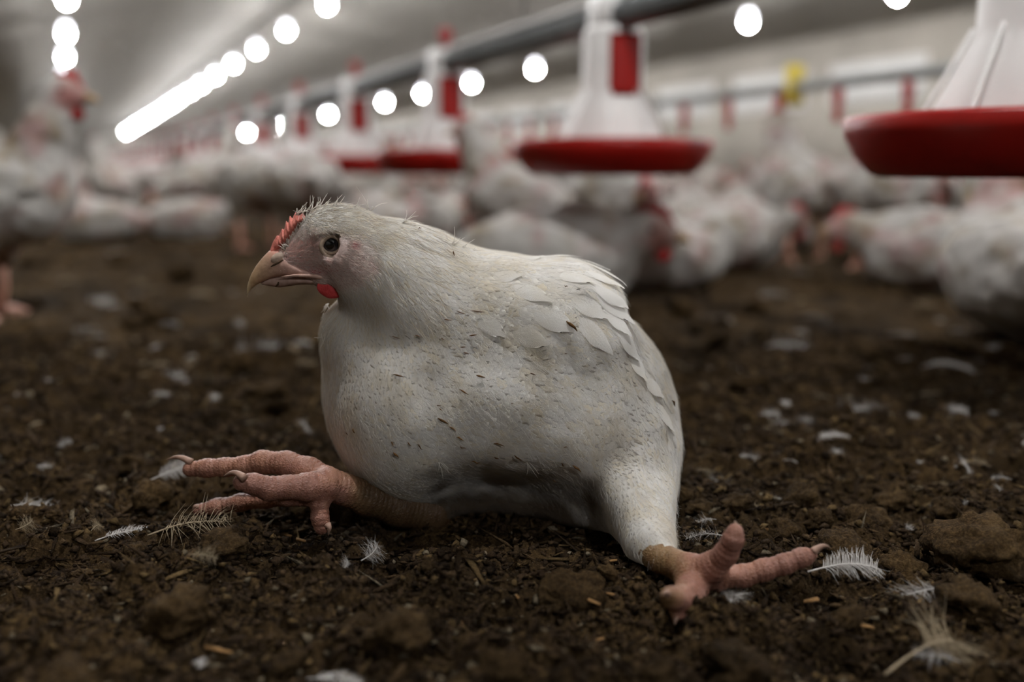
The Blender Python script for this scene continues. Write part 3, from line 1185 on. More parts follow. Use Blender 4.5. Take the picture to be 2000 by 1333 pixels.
    top = np.clip((420 - pv) / 20, 0, 1)
    ln = l2 * rng.uniform(0.7, 1.3, len(p)) * 0.9
    cl = np.array([0.91, 0.885, 0.845]) * rng.uniform(0.85, 1.08, (len(p), 1)) * (1 - 0.35 * (rng.random((len(p), 1)) ** 3) * np.array([0.4, 0.7, 1.2]))
    strands(p, Dd, ln, rng.uniform(0.0003, 0.0006, len(p)), rng.uniform(0.0001, 0.0006, len(p)) * (1 + 1.5 * top), cl, 'head_filaments', root)
    # soft fuzz over the trunk
    p = scatter(15000, (facec < 0.2) * (cen[:, 2] > 0.01) * 1.0)
    pu, pv = uv_of(p)
    Dd, l2, w2, f2 = look(pu, pv)
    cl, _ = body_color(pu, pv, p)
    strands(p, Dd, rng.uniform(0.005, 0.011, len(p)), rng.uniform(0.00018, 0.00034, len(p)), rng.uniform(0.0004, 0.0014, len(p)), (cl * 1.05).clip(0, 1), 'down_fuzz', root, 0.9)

    # wispy tufts that stand up along the crown, nape and throat
    def surf(u, vv_):
        d = ray(u, vv_)
        ts = np.linspace(0.55, 0.9, 700)
        line = np.array([0, 0, CH]) + d[None, :] * (ts / d[1])[:, None]
        sd = fd.samp(line)
        hit = np.where(sd < 0.0003)[0]
        return line[hit[0]] if len(hit) else line[np.argmin(sd)]
    tuft = [(583, 418, -70, 7, 9), (592, 414, -60, 6, 8), (606, 409, -55, 8, 8), (622, 404, -50, 7, 9), (634, 402, -40, 8, 6), (657, 401, -45, 9, 5), (690, 404, -35, 7, 5),
            (716, 408, -85, 11, 3), (722, 409, -50, 12, 3), (785, 436, -35, 15, 6), (884, 478, -50, 10, 9), (905, 484, -30, 8, 5),
            (640, 596, 110, 7, 6), (636, 615, 120, 8, 7), (634, 640, 105, 9, 6), (634, 655, 100, 8, 5), (860, 905, 55, 14, 8), (1030, 905, 60, 12, 4), (925, 490, -15, 9, 4)]
    tuft += [(557 + 36 * q, 487 - 56 * q, -118 + 30 * q, 5.5, 6) for q in np.linspace(0, 1, 9)]
    mb = Mb()
    for (u, vv_, an, lm, cnt) in tuft:
        b0 = surf(u, vv_)
        for k in range(cnt):
            a = math.radians(an + rng.normal(0, 16))
            l = lm / 1000 * rng.uniform(0.6, 1.15)
            dv = np.array([cos(a), rng.normal(0, 0.25), -sin(a)])
            cv_ = np.array([rng.normal(0, 0.3), 0, rng.normal(0, 0.3) - 0.1])
            st = b0 + np.array([rng.normal(0, 0.0012), rng.normal(0, 0.001), 0]) - dv * 0.001
            ps = [st + dv * l * s + cv_ * l * s * s for s in (0, 0.35, 0.7, 1.0)]
            mb.add(*tube_vf(ps, [0.00026, 0.00024, 0.00018, 0.00005], 4), col=(0.88, 0.85, 0.8))
    o = link('wispy_tufts', mb.mesh('wispy_tufts'), MAT['filament'], root)
    o['kind'] = 'stuff'

    # ---- beak
    def loft(sec, Y, n=24, flat=0.55):
        vs = []
        for (u, vt, vb, w) in sec:
            cvv = (vt + vb) / 2
            c0 = P(u, cvv, Y)
            s = mpp(cvv, Y)
            for k in range(n):
                a = 2 * pi * k / n
                yy = abs(cos(a)) ** 0.85 * (1 if cos(a) >= 0 else -1)
                zz = sin(a) if sin(a) > 0 else (-abs(sin(a)) ** flat)
                vs.append(c0 + np.array([0, w * s * yy, (vb - vt) / 2 * s * zz]))
        m = len(sec)
        vs = np.array(vs)
        i = np.arange(m - 1)[:, None]
        j = np.arange(n)[None, :]
        j2 = (j + 1) % n
        ff = np.stack([i * n + j, (i + 1) * n + j, (i + 1) * n + j2, i * n + j2], -1).reshape(-1, 4)
        caps = [np.arange(n)[None, :], ((m - 1) * n + np.arange(n)[::-1])[None, :]]
        return vs, [ff, np.concatenate(caps)]

    def dense(sec, n=26):
        sec = np.array(sec, dtype=float)
        t = np.linspace(0, 1, len(sec))
        tt = np.linspace(0, 1, n)
        return np.stack([np.interp(tt, t, sec[:, i]) for i in range(4)], 1)
    up = dense([(634, 531, 543, 22), (612, 527, 541, 30), (590, 516, 539, 31), (565, 498, 539, 27), (545, 487, 541, 23.5), (530, 487, 544, 19.5), (515, 502, 550, 15), (502, 518, 556, 11.5),
                (492, 535, 563, 8), (486, 550, 571, 5), (483, 562, 577, 3), (482.5, 571, 580, 1.4)])
    vs, fs = loft(up, YH)
    t = np.clip((560 - uv_of(vs)[0]) / 70, 0, 1)[:, None]
    cb = np.array([0.56, 0.36, 0.31]) * (1 - t) + np.array([0.50, 0.34, 0.19]) * t
    t2 = np.clip((492 - uv_of(vs)[0]) / 8, 0, 1)[:, None]
    cb = cb * (1 - t2) + np.array([0.56, 0.44, 0.27]) * t2
    bu, bv = uv_of(vs)
    rp = np.exp(-(((bu - 548) / 24) ** 2 + ((bv - 486) / 14) ** 2))[:, None]
    cb = cb * (1 - 0.8 * rp) + np.array([0.66, 0.24, 0.2]) * 0.8 * rp
    part('upper_beak', (vs, fs), MAT['horn'], root, col=cb)
    lw = dense([(632, 540, 556, 20), (610, 538, 556, 26), (585, 538, 556, 24), (562, 536, 560, 18), (545, 538, 562, 14.5), (528, 543, 559, 10), (516, 549, 557, 5), (511, 552, 555.5, 2)])
    vs, fs = loft(lw, YH, flat=1.0)
    part('lower_beak', (vs, fs), MAT['horn'], root, col=np.tile([0.42, 0.29, 0.25], (len(vs), 1)))
    # gape edge
    gp = [P(u, vv_, YH - w * mpp(540, YH)) for u, vv_, w in ((545, 542, 20), (560, 540, 26), (575, 538.5, 29.5), (605, 539, 32.5), (622, 541, 32), (634, 543.5, 31))]
    part('gape_edge', tube_vf(gp, [0.0003, 0.0007, 0.001, 0.0013, 0.0016, 0.001], 8), MAT['horn'], root, col=np.tile([0.56, 0.38, 0.32], (len(tube_vf(gp, 0.001, 8)[0]), 1)))
    # nostril flap and slit
    sv, sf = ico(3)
    c0 = P(542, 504, YH - 0.0066)
    a = math.radians(32)
    R = np.array([[cos(a), 0, -sin(a)], [0, 1, 0], [sin(a), 0, cos(a)]])
    nv = (sv * np.array([0.0052, 0.0022, 0.0033])) @ R.T + c0
    part('nostril_flap', (nv, [sf]), MAT['horn'], root, col=np.tile([0.55, 0.43, 0.35], (len(nv), 1)))
    sl = [P(u, vv_, YH - 0.0082) for u, vv_ in ((529, 521), (536, 517), (545, 513), (551, 509), (555, 507))]
    part('nostril_slit', tube_vf(sl, [0.0002, 0.0007, 0.0008, 0.0006, 0.0002], 8), MAT['dark_slit'], root)
    sl = [P(u, vv_, YH - 0.0062) for u, vv_ in ((544, 551), (543, 556), (538, 560))]
    part('beak_dirt', tube_vf(sl, [0.0004, 0.0008, 0.0003], 8), MAT['dark_slit'], root)

    # ---- comb: low serrated blade over the forehead
    topp = np.array([(527, 490), (533, 473), (541, 460), (545, 461), (551, 447), (555, 449), (559, 431), (563, 436), (566, 421), (571, 427), (577, 414), (583, 422), (592, 416), (597, 426)], dtype=float)
    bot = np.array([(532, 494), (541, 490), (548, 484), (552, 481), (558, 474), (562, 469), (566, 462), (570, 456), (575, 449), (579, 443), (583, 438), (588, 434), (595, 431), (600, 431)], dtype=float)
    tt = np.linspace(0, 1, len(topp))
    t2 = np.linspace(0, 1, 60)
    topp = np.stack([np.interp(t2, tt, topp[:, i]) for i in (0, 1)], 1)
    bot = np.stack([np.interp(t2, tt, bot[:, i]) for i in (0, 1)], 1)
    vs, K, J = [], 16, 60
    for i in range(J):
        for k in range(K):
            a = 2 * pi * k / K
            h = 0.5 - 0.5 * cos(a)                # 0 base, 1 top
            uv2 = bot[i] * (1 - h) + topp[i] * h
            th = (0.0068 * (1 - h) ** 0.8 + 0.0009) * sin(a) * (0.5 + 0.5 * sin(pi * min(1, max(0.04, i / (J - 1)))))
            th += 0.0003 * sin(i * 1.1) * sin(a)
            vs.append(P(uv2[0], uv2[1], YH) + np.array([0, th * 1.15, 0]))
    i = np.arange(J - 1)[:, None]
    j = np.arange(K)[None, :]
    j2 = (j + 1) % K
    ff = np.stack([i * K + j, i * K + j2, (i + 1) * K + j2, (i + 1) * K + j], -1).reshape(-1, 4)
    part('comb', (np.array(vs), [ff, np.concatenate([np.arange(K)[None, ::-1], ((J - 1) * K + np.arange(K))[None, :]])]), MAT['comb'], root)

    # ---- wattle pair
    for sy in (-1, 1):
        wv = sv.copy()
        wv = wv * np.array([0.0105, 0.0021, 0.0068])
        wv[:, 2] -= 0.0016 * np.cos(wv[:, 0] / 0.0105 * 1.4)
        wv[:, 1] += 0.0006 * np.sin(wv[:, 0] * 700)
        wv = wv + P(649, 560, YH + sy * 0.0085)
        part('wattle', (wv, [sf]), MAT['wattle'], root)
    # ---- eye
    for sy in (-1, 1):
        ec = P(648, 478, YH + sy * 0.0129)
        ev = sv * 0.0062
        ca = sv[:, 1] * sy
        tilt = sv @ np.array([0.05, sy * 0.99, 0.08])
        colr = np.where(tilt[:, None] > 0.74, np.array([0.004, 0.004, 0.005]), np.array([0.085, 0.075, 0.085]))
        colr = np.where((tilt[:, None] > 0.70) & (tilt[:, None] < 0.75), np.array([0.03, 0.027, 0.032]), colr)
        colr = np.where(tilt[:, None] < 0.5, np.array([0.10, 0.075, 0.07]), colr)
        ey = part('eye', (ev * np.array([1.03, 0.86, 0.97]) + ec, [sf]), MAT['eye'], root, col=colr)
        # lid ring
        n = 40
        a = np.linspace(0, 2 * pi, n + 1)
        for nm, ra, rb, off, rr, c in (('eyelid', 0.0062, 0.0056, 0.0040, 0.0011, MAT['lid']), ('outer_lid', 0.0080, 0.0073, 0.0038, 0.0016, MAT['lid'])):
            pts_ = np.stack([ra * np.cos(a) + (0.0018 if ra > 0.007 else 0.0003), np.full(n + 1, sy * off) + 0.0006 * sy * np.cos(2 * a), rb * np.sin(a) - (0.0013 if ra > 0.007 else 0)], 1)
            rads = rr * (1 + 0.22 * np.sin(a * 20))
            part(nm, tube_vf(pts_ + ec, rads, 8, cap=False), c, ey)

    # ---- legs and feet
    def chain(ff, pts, k=0.004, ring=0.0010, pitch=0.0036):
        q = [(P(u, vv_, Y), r * mpp(vv_, Y)) for u, vv_, Y, r in pts]
        ph = 0.0
        for (a, ra), (b, rb) in zip(q[:-1], q[1:]):
            ff.cone(a, b, ra, rb, k, ring=ring, pitch=pitch, ph=ph)
            ph += float(np.linalg.norm(b - a))

    def make_leg(chains, claws, shank_from, parts_label):
        allp = np.array([P(u, vv_, Y) for ch in chains for u, vv_, Y, r in ch])
        ff = Field(allp.min(0) - 0.018, allp.max(0) + 0.018, 0.0009)
        for ch in chains:
            chain(ff, ch)
        lv, lf = ff.surface()
        lv = relax(lv, lf, 1, 0.4)
        lu, lvv = uv_of(lv)
        n1 = fbm(lv * 60, 3, 5)
        n2 = fbm(lv * 300, 2, 6)
        pinkc = np.array([0.31, 0.152, 0.115])
        cc = np.tile(pinkc, (len(lv), 1)) * (1 + 0.12 * n1[:, None])
        brown = np.clip(0.25 + n1 * 0.6 + n2 * 0.35, 0, 1) * 0.4
        cc = cc * (1 - brown[:, None]) + np.array([0.36, 0.18, 0.09]) * brown[:, None]
        yel = shank_from(lu, lvv, n1)
        cc = cc * (1 - yel[:, None]) + np.array([0.23, 0.15, 0.065]) * yel[:, None]
        grime_shade = np.clip((lu - 672 + 40 * n1) / 70, 0, 1) * (lu < 1000) * 1.25  # shank darkens towards the belly: dirt plus shade painted into the colour
        cc = cc * (1 - grime_shade[:, None] * 0.7) + np.array([0.07, 0.042, 0.02]) * grime_shade[:, None] * 0.7
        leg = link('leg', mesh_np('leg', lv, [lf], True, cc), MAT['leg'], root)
        leg['label'] = parts_label
        for pts_, r in claws:
            pp = np.array([P(*p) for p in pts_])
            t = np.linspace(0, 1, len(pp))
            tt = np.linspace(0, 1, 12)
            # smooth path
            pp = np.stack([np.interp(tt, t, pp[:, i]) for i in range(3)], 1)
            for _ in range(3):
                pp[1:-1] = 0.25 * pp[:-2] + 0.5 * pp[1:-1] + 0.25 * pp[2:]
            vs, fs = tube_vf(pp, np.linspace(r, r * 0.12, 12), 10)
            cc = np.tile([0.42, 0.27, 0.21], (len(vs), 1))
            dk = np.clip((np.linalg.norm(vs - pp[0], axis=1) / np.linalg.norm(pp[-1] - pp[0]) - 0.35) * 1.3, 0, 0.8)[:, None]
            cc = cc * (1 - dk) + np.array([0.12, 0.075, 0.045]) * dk
            part('claw', (vs, fs), MAT['horn'], leg, col=cc)
        return leg
    YL = 0.655
    make_leg([
        # shank from under the belly
        [(940, 985, 0.735, 36), (840, 998, 0.698, 40), (780, 990, 0.686, 37), (720, 974, 0.674, 32), (672, 956, YL + 0.006, 28), (640, 946, YL, 30)],
        # far long toe
        [(636, 944, YL + 0.004, 30), (602, 922, YL + 0.010, 25), (560, 906, YL + 0.016, 21), (512, 903, YL + 0.020, 19), (478, 911, YL + 0.022, 17), (440, 913, YL + 0.024, 15), (405, 915, YL + 0.026, 15.5), (372, 917, YL + 0.028, 12.5)],
        # near middle toe
        [(632, 950, YL - 0.006, 30), (600, 952, YL - 0.013, 24), (560, 952, YL - 0.018, 20), (525, 955, YL - 0.022, 20), (495, 946, YL - 0.026, 17), (472, 943, YL - 0.029, 14)],
        # low inner toe
        [(600, 958, YL + 0.010, 22), (560, 968, YL + 0.014, 18), (520, 976, YL + 0.018, 14.5), (470, 982, YL + 0.020, 13.5), (425, 990, YL + 0.022, 12.5), (388, 996, YL + 0.023, 9.5)],
        # hind toe
        [(628, 955, YL - 0.004, 24), (624, 985, YL - 0.010, 15), (625, 1012, YL - 0.013, 13.5), (628, 1030, YL - 0.014, 13)],
        [(608, 966, YL - 0.004, 22), (560, 972, YL - 0.012, 16)],
    ], [
        ([(374, 904, YL + 0.027), (356, 894, YL + 0.027), (340, 893, YL + 0.027), (325, 899, YL + 0.027)], 0.0028),
        ([(478, 934, YL - 0.036), (462, 924, YL - 0.032), (450, 923, YL - 0.032), (437, 931, YL - 0.032)], 0.0028),
        ([(388, 990, YL + 0.021), (380, 989, YL + 0.020), (375, 999, YL + 0.020)], 0.002),
        ([(640, 1026, YL - 0.018), (644, 1032, YL - 0.020), (641, 1047, YL - 0.020)], 0.0026),
    ], lambda u, w, n: np.clip((u - 640 + 26 * n) / 50, 0, 1) * (0.8 + 0.2 * n) * 0.85, 'pink scaly leg stretched forward under the breast')
    YR = 0.588
    make_leg([
        [(1262, 1066, 0.615, 34), (1290, 1090, 0.604, 27), (1322, 1104, 0.594, 24), (1345, 1116, 0.586, 30)],
        [(1345, 1114, 0.586, 30), (1352, 1142, 0.575, 28), (1346, 1168, 0.560, 30)],
        # toe pointing up
        [(1350, 1118, 0.584, 28), (1392, 1108, 0.574, 25), (1418, 1082, 0.566, 20), (1432, 1054, 0.562, 17.5), (1436, 1038, 0.562, 12)],
        # toe pointing right
        [(1350, 1122, 0.586, 26), (1400, 1128, 0.584, 24), (1452, 1126, 0.583, 19), (1492, 1114, 0.583, 17.5), (1532, 1103, 0.583, 17), (1566, 1090, 0.583, 15), (1585, 1084, 0.583, 11)],
        # webs between
        [(1390, 1120, 0.580, 20), (1430, 1126, 0.578, 9)],
        # toes pointing at the viewer
        [(1346, 1160, 0.565, 26), (1328, 1172, 0.545, 23), (1312, 1168, 0.53, 17), (1304, 1163, 0.525, 12)],
        [(1345, 1165, 0.555, 24), (1330, 1192, 0.545, 15), (1324, 1206, 0.54, 11)],
        [(1362, 1150, 0.572, 14), (1372, 1172, 0.568, 10)],
    ], [
        ([(1588, 1078, 0.582), (1602, 1068, 0.582), (1614, 1066, 0.582), (1622, 1072, 0.582)], 0.0026),
        ([(1436, 1036, 0.562), (1438, 1024, 0.563), (1434, 1018, 0.565)], 0.0022),
        ([(1304, 1160, 0.522), (1297, 1158, 0.516), (1293, 1164, 0.512)], 0.0022),
        ([(1322, 1206, 0.538), (1318, 1214, 0.535), (1318, 1222, 0.533)], 0.0018),
    ], lambda u, w, n: np.clip((1338 - u + 20 * n) / 40, 0, 1) * 0.85, 'pink scaly leg thrown out behind the drumstick')

    # ---- bits of litter stuck in the feathers
    fl = [(884, 499, 85, 10, 3.2), (1115, 638, 40, 30, 8), (818, 656, 25, 14, 3), (905, 678, 0, 12, 3), (912, 690, 10, 12, 3), (940, 737, 15, 18, 5), (908, 766, 30, 22, 4), (1040, 731, 15, 13, 3),
          (866, 822, 30, 24, 6), (885, 836, 40, 18, 4), (696, 840, 80, 12, 4), (682, 846, 75, 8, 2.5), (775, 886, 50, 16, 5), (800, 866, 55, 12, 3), (820, 870, 50, 16, 3), (858, 792, 5, 9, 2.5),
          (900, 855, 25, 16, 4), (905, 872, 20, 14, 3), (930, 898, 20, 18, 4), (975, 866, 15, 22, 3), (970, 890, 40, 12, 3), (1013, 892, 50, 24, 4), (780, 735, 15, 22, 4), (775, 658, 10, 18, 2), (875, 625, 5, 16, 3),
          (900, 612, 20, 20, 2.5), (935, 610, 8, 30, 3), (1105, 562, 10, 7, 2.5), (925, 655, -10, 16, 4), (865, 662, 30, 8, 2.5), (1105, 872, 5, 8, 2), (1085, 935, 0, 7, 3), (818, 452, 0, 5, 2), (1128, 912, 40, 22, 6),
          (1310, 790, 50, 14, 5), (1000, 788, 0, 5, 2), (1104, 690, 0, 6, 2), (1085, 723, 10, 5, 2), (768, 865, 60, 10, 3), (862, 800, 40, 9, 2.5), (1100, 905, 70, 12, 3)]
    for (u, vv_, an, ln_, w) in fl:
        c0 = surf(u, vv_)
        n = fd.grad(c0[None, :])[0]
        s = mpp(vv_, c0[1])
        a = math.radians(an)
        t = np.array([cos(a), 0, -sin(a)])
        t = t - n * (t @ n)
        t /= np.linalg.norm(t)
        ps = [c0 + n * 0.0022 + t * ln_ * s * k + n * 0.0006 * rng.normal() for k in (-0.5, -0.2, 0.15, 0.5)]
        me = mesh_np('litter_fleck', *tube_vf(ps, np.array([0.25, 1, 0.8, 0.2]) * w * s * 0.42, 6))
        link('litter_fleck', me, MAT['fleck'], root)
    return root


# ------------------------------------------------------------------ the flock
def bird_mesh(pose, h=0.0055):
    fd = Field((-0.24, -0.15, -0.005), (0.26, 0.15, 0.50), h)
    k = 0.03
    legs, hd = [], None
    if pose == 'stand':
        fd.ell((0, 0, 0.225), (0.135, 0.088, 0.092), 0.30, k)
        fd.ell((0.06, 0, 0.235), (0.085, 0.082, 0.092), 0.5, k)
        fd.cone((-0.1, 0, 0.2), (-0.185, 0, 0.205), 0.05, 0.012, k)
        fd.cone((0.085, 0, 0.27), (0.12, 0, 0.36), 0.068, 0.044, k)
        fd.cone((0.12, 0, 0.36), (0.135, 0, 0.405), 0.044, 0.033, 0.02)
        hd = np.array((0.145, 0, 0.415))
        for s in (-1, 1):
            fd.ell((-0.01, s * 0.075, 0.235), (0.11, 0.026, 0.06), 0.25, 0.02)
            fd.cone((0.0, s * 0.05, 0.18), (-0.01, s * 0.055, 0.115), 0.045, 0.022, 0.02)
            legs.append([(-0.022, s * 0.055, 0.125), (-0.018, s * 0.055, 0.06), (-0.03, s * 0.055, 0.014)])
    elif pose == 'feed':
        fd.ell((0, 0, 0.215), (0.14, 0.088, 0.09), -0.05, k)
        fd.cone((-0.1, 0, 0.21), (-0.19, 0, 0.235), 0.05, 0.012, k)
        fd.cone((0.09, 0, 0.23), (0.165, 0, 0.21), 0.058, 0.036, k)
        fd.cone((0.165, 0, 0.21), (0.19, 0, 0.155), 0.036, 0.026, 0.02)
        hd = np.array((0.2, 0, 0.14))
        for s in (-1, 1):
            fd.ell((-0.02, s * 0.075, 0.225), (0.11, 0.026, 0.058), 0.0, 0.02)
            fd.cone((0.0, s * 0.05, 0.17), (-0.01, s * 0.055, 0.11), 0.045, 0.022, 0.02)
            legs.append([(-0.012, s * 0.055, 0.125), (0.004, s * 0.055, 0.06), (-0.004, s * 0.055, 0.014)])
    elif pose == 'sit':
        fd.ell((0, 0, 0.085), (0.13, 0.1, 0.088), 0.12, k)
        fd.ell((0.07, 0, 0.09), (0.075, 0.085, 0.085), 0.3, k)
        fd.cone((-0.09, 0, 0.09), (-0.17, 0, 0.105), 0.05, 0.012, k)
        fd.cone((0.085, 0, 0.13), (0.12, 0, 0.2), 0.055, 0.034, k)
        fd.cone((0.12, 0, 0.2), (0.135, 0, 0.23), 0.034, 0.027, 0.02)
        hd = np.array((0.145, 0, 0.24))
        for s in (-1, 1):
            fd.ell((-0.02, s * 0.085, 0.095), (0.11, 0.026, 0.06), 0.1, 0.02)
    else:                                         # 'doze': head drawn in low
        fd.ell((0, 0, 0.08), (0.14, 0.105, 0.085), 0.02, k)
        fd.ell((0.06, 0, 0.082), (0.08, 0.09, 0.08), 0.1, k)
        fd.cone((-0.1, 0, 0.085), (-0.18, 0, 0.08), 0.055, 0.012, k)
        fd.cone((0.1, 0, 0.105), (0.15, 0, 0.12), 0.055, 0.034, k)
        hd = np.array((0.17, 0, 0.125))
        for s in (-1, 1):
            fd.ell((-0.03, s * 0.09, 0.09), (0.12, 0.026, 0.055), 0.02, 0.02)
    fd.ell(hd, (0.044, 0.029, 0.034), 0, 0.015)
    fd.ell(hd + (0.02, 0, -0.005), (0.028, 0.019, 0.023), 0, 0.01)
    fd.put(lambda X, Y, Z: Z + 0 * X + 0 * Y, fd.lo, np.array([0.26, 0.15, 0.0]), 0.006, 'sub', 0.006)
    v, f = fd.surface()
    v = relax(v, f, 2, 0.5)
    nn = fd.grad(v)
    d = np.linalg.norm(v - hd, axis=1)
    amp = 0.0045 * np.clip((d - 0.03) / 0.05, 0, 1)
    v = v + nn * (fbm(v * np.array([28, 40, 40]), 3, 12) * amp)[:, None]
    v[:, 2] = np.maximum(v[:, 2], 0.0)
    c = np.tile(np.array([0.46, 0.44, 0.412]), (len(v), 1))
    dd = np.linalg.norm((v - hd - np.array([0.012, 0, -0.004])) / np.array([1.1, 1, 1.1]), axis=1)
    red = np.clip((0.038 - dd) / 0.01, 0, 1)[:, None] * np.clip((v[:, 0:1] - hd[0] + 0.004) / 0.012, 0, 1)
    c = c * (1 - red) + np.array([0.40, 0.24, 0.215]) * red
    n1 = fbm(v * 18, 3, 4)
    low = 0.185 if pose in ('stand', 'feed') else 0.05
    mud_shade = (np.clip((low + 0.03 * n1 - v[:, 2]) / 0.05, 0, 1) * 0.75)[:, None]  # browner low on the body: dirt with some underside shade painted in
    c = c * (1 - mud_shade) + np.array([0.20, 0.15, 0.09]) * mud_shade
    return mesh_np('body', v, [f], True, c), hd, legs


def build_flock():
    protos = {}
    sv, sf = ico(2)
    comb_top = [(-0.012, 0.018), (-0.004, 0.032), (0.004, 0.028), (0.010, 0.036), (0.016, 0.028), (0.022, 0.032), (0.028, 0.018), (0.036, 0.004)]
    cv = []
    for x, z in comb_top:
        for s in (-1, 1):
            cv.append((x, s * 0.002, z))
            cv.append((x, s * 0.004, 0.004))
    cf = []
    for i in range(len(comb_top) - 1):
        a, b = i * 4, i * 4 + 4
        cf += [[a, a + 1, b + 1, b], [a + 3, a + 2, b + 2, b + 3], [a + 2, a, b, b + 2]]
    comb = mesh_np('comb', np.array(cv), [np.array(cf)], True)
    beak = mesh_np('beak', *tube_vf([(0.03, 0, -0.004), (0.045, 0, -0.006), (0.055, 0, -0.014)], [0.010, 0.007, 0.0015], 10))
    wat = mesh_np('wattle', sv * np.array([0.011, 0.004, 0.012]), [sf])
    eye = mesh_np('eye', sv * 0.0055, [sf])
    for pose in ('stand', 'feed', 'sit', 'doze'):
        me, hd, legs = bird_mesh(pose)
        r = empty('chicken')
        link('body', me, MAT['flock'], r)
        q = link('comb', comb, MAT['flock_red'], r)
        q.location = hd + np.array([0.004, 0, 0.009])
        q.scale = (1.1, 1.3, 1.1)
        q = link('beak', beak, MAT['flock_beak'], r)
        q.location = hd + np.array([0.014, 0, 0])
        for s in (-1, 1):
            q = link('wattle', wat, MAT['flock_red'], r)
            q.location = hd + np.array([0.025, s * 0.010, -0.034])
            q.scale = (1.1, 1.1, 1.1)
            q = link('eye', eye, MAT['flock_eye'], r)
            q.location = hd + np.array([0.011, s * 0.0255, 0.006])
        for lg in legs:
            mb = Mb()
            mb.add(*tube_vf(lg, [0.013, 0.009, 0.011], 10))
            b = np.array(lg[-1])
            for a in (-0.5, 0, 0.5, pi):
                l = 0.03 if a == pi else 0.052
                e = b + np.array([cos(a) * l, sin(a) * l, -0.008])
                mb.add(*tube_vf([b, (b + e) / 2 + np.array([0, 0, 0.002]), e], [0.009, 0.0075, 0.003], 8))
            link('leg', mb.mesh('leg'), MAT['flock_leg'], r)
        protos[pose] = r
    used = set()
    queue = []
    zones = [(240, 'behind the standing hen'), (450, 'left of the foreground beak'), (650, 'above the foreground beak'), (800, 'behind the foreground head'), (1000, 'by the second red pan'),
             (1195, 'by the left half of the middle pan'), (1390, 'by the right half of the middle pan'), (1640, 'between the middle and largest pans'), (1850, 'by the left end of the largest pan'), (9999, 'near the right edge')]
    words = {'stand': 'standing', 'feed': 'stooping', 'sit': 'sitting', 'doze': 'crouching'}

    def name_crowd():
        seen = {}
        for r, pose, x, y, what in sorted(queue, key=lambda q: q[3]):
            u = float(uv_of(np.array([[x, y, 0.15]]))[0][0])
            zn = next(z for lim, z in zones if u < lim)
            key = (pose, zn, what)
            k = seen.get(key, 0)
            seen[key] = k + 1
            r['label'] = '%s %s chicken of the %s %s' % ('nearest' if k == 0 else ORD[min(k, 19)] + ' nearest', words[pose], what, zn)

    def place(pose, x, y, face, label, group=None, sc=1.0, roll=0.0):
        r = protos[pose]
        if pose in used:
            r = copy_tree(r)
        used.add(pose)
        z = float(hgt(np.array([x]), np.array([y]))[0]) if y < 4.8 else -0.02
        r.location = (x, y, z - 0.004)
        r.rotation_euler = (roll, 0, math.radians(face))
        r.scale = (sc, sc, sc)
        tag(r, label, 'chicken', group)
        return r
    # face: degrees of the beak direction (0 = to the right, 90 = away, -90 = to the viewer)
    hand = [  # pose, u, Y, face, label, scale
        ('stand', -22, 1.72, 0, 'white hen standing upright with red comb at the left edge', 0.92),
        ('doze', 190, 3.55, 200, 'white chicken resting behind the standing hen', 1.0),
        ('doze', 355, 3.75, 10, 'white chicken lying low left of the middle with pinkish side', 1.0),
        ('feed', 590, 3.0, 110, 'white chicken with its back turned behind the beak of the foreground bird', 1.05),
        ('sit', 585, 5.0, 230, 'white chicken sitting beyond the beak of the foreground bird', 1.0),
        ('doze', 800, 3.3, 20, 'white chicken resting behind the nape of the foreground bird', 1.0),
        ('stand', 1022, 2.25, 165, 'white hen standing upright in front of the second red pan', 0.86),
        ('doze', 1075, 1.93, -22, 'white chicken lying right behind the back of the foreground bird', 1.15),
        ('sit', 1320, 2.25, -125, 'white chicken with red face turned to the viewer', 0.92),
        ('doze', 1420, 2.55, 5, 'white chicken lying under the middle red pan', 1.0),
        ('feed', 1205, 2.7, 150, 'white chicken with dark red head bent below the middle red pan', 0.9),
        ('stand', 1570, 2.9, 110, 'white hen standing tall left of the largest red pan', 1.0),
        ('feed', 1720, 2.55, 30, 'white chicken on pink legs below the largest red pan', 1.0),
        ('doze', 1850, 2.2, 160, 'white chicken lying on the litter under the largest red pan', 1.12),
        ('sit', 2062, 1.44, 100, 'shaded white chicken cut off by the right edge', 1.15),
        ('sit', 1930, 2.9, 200, 'white chicken crouching behind the lying one at the right', 1.0),
        ('doze', 1520, 3.3, 215, 'white chicken dozing beyond the tall hen', 1.0),
        ('sit', 1430, 3.5, 60, 'white chicken sitting between the middle pan and tall hen', 1.05),
        ('doze', 900, 4.1, 190, 'white chicken dozing below the second red pan', 1.0),
        ('sit', 720, 4.6, 20, 'white chicken sitting below the third red pan', 1.0),
        ('stand', 505, 7.2, 80, 'dull standing chicken left of the third pan', 1.0),
        ('doze', 1290, 3.6, 250, 'white chicken dozing under the rim of the middle pan', 1.0),
    ]
    occ = []
    for pose, u, Y, fa, lab, sc in hand:
        d = ray(u, 338)
        x = d[0] / d[1] * Y
        place(pose, x, Y, fa, lab, None, sc)
        occ.append((x, Y))
    # birds standing along the feeder pipe
    for k in range(16):
        for side, dl in ((-0.36, 0.0), (0.38, 0.44)):
            sp = 0.765 + 0.885 * (k + 3) + random.uniform(-0.15, 0.15) + dl
            p = HP(sp, 0.94 + side)
            if any((p[0] - a) ** 2 + (p[1] - b) ** 2 < 0.3 ** 2 for a, b in occ):
                continue
            occ.append((p[0], p[1]))
            po = random.choice(['stand', 'feed', 'feed'])
            r = place(po, p[0], p[1], random.uniform(0, 360), 'white chicken beside the blurred row of red pans', 'chickens at the feeders', random.uniform(0.95, 1.05))
            queue.append((r, po, p[0], p[1], 'feeder row'))
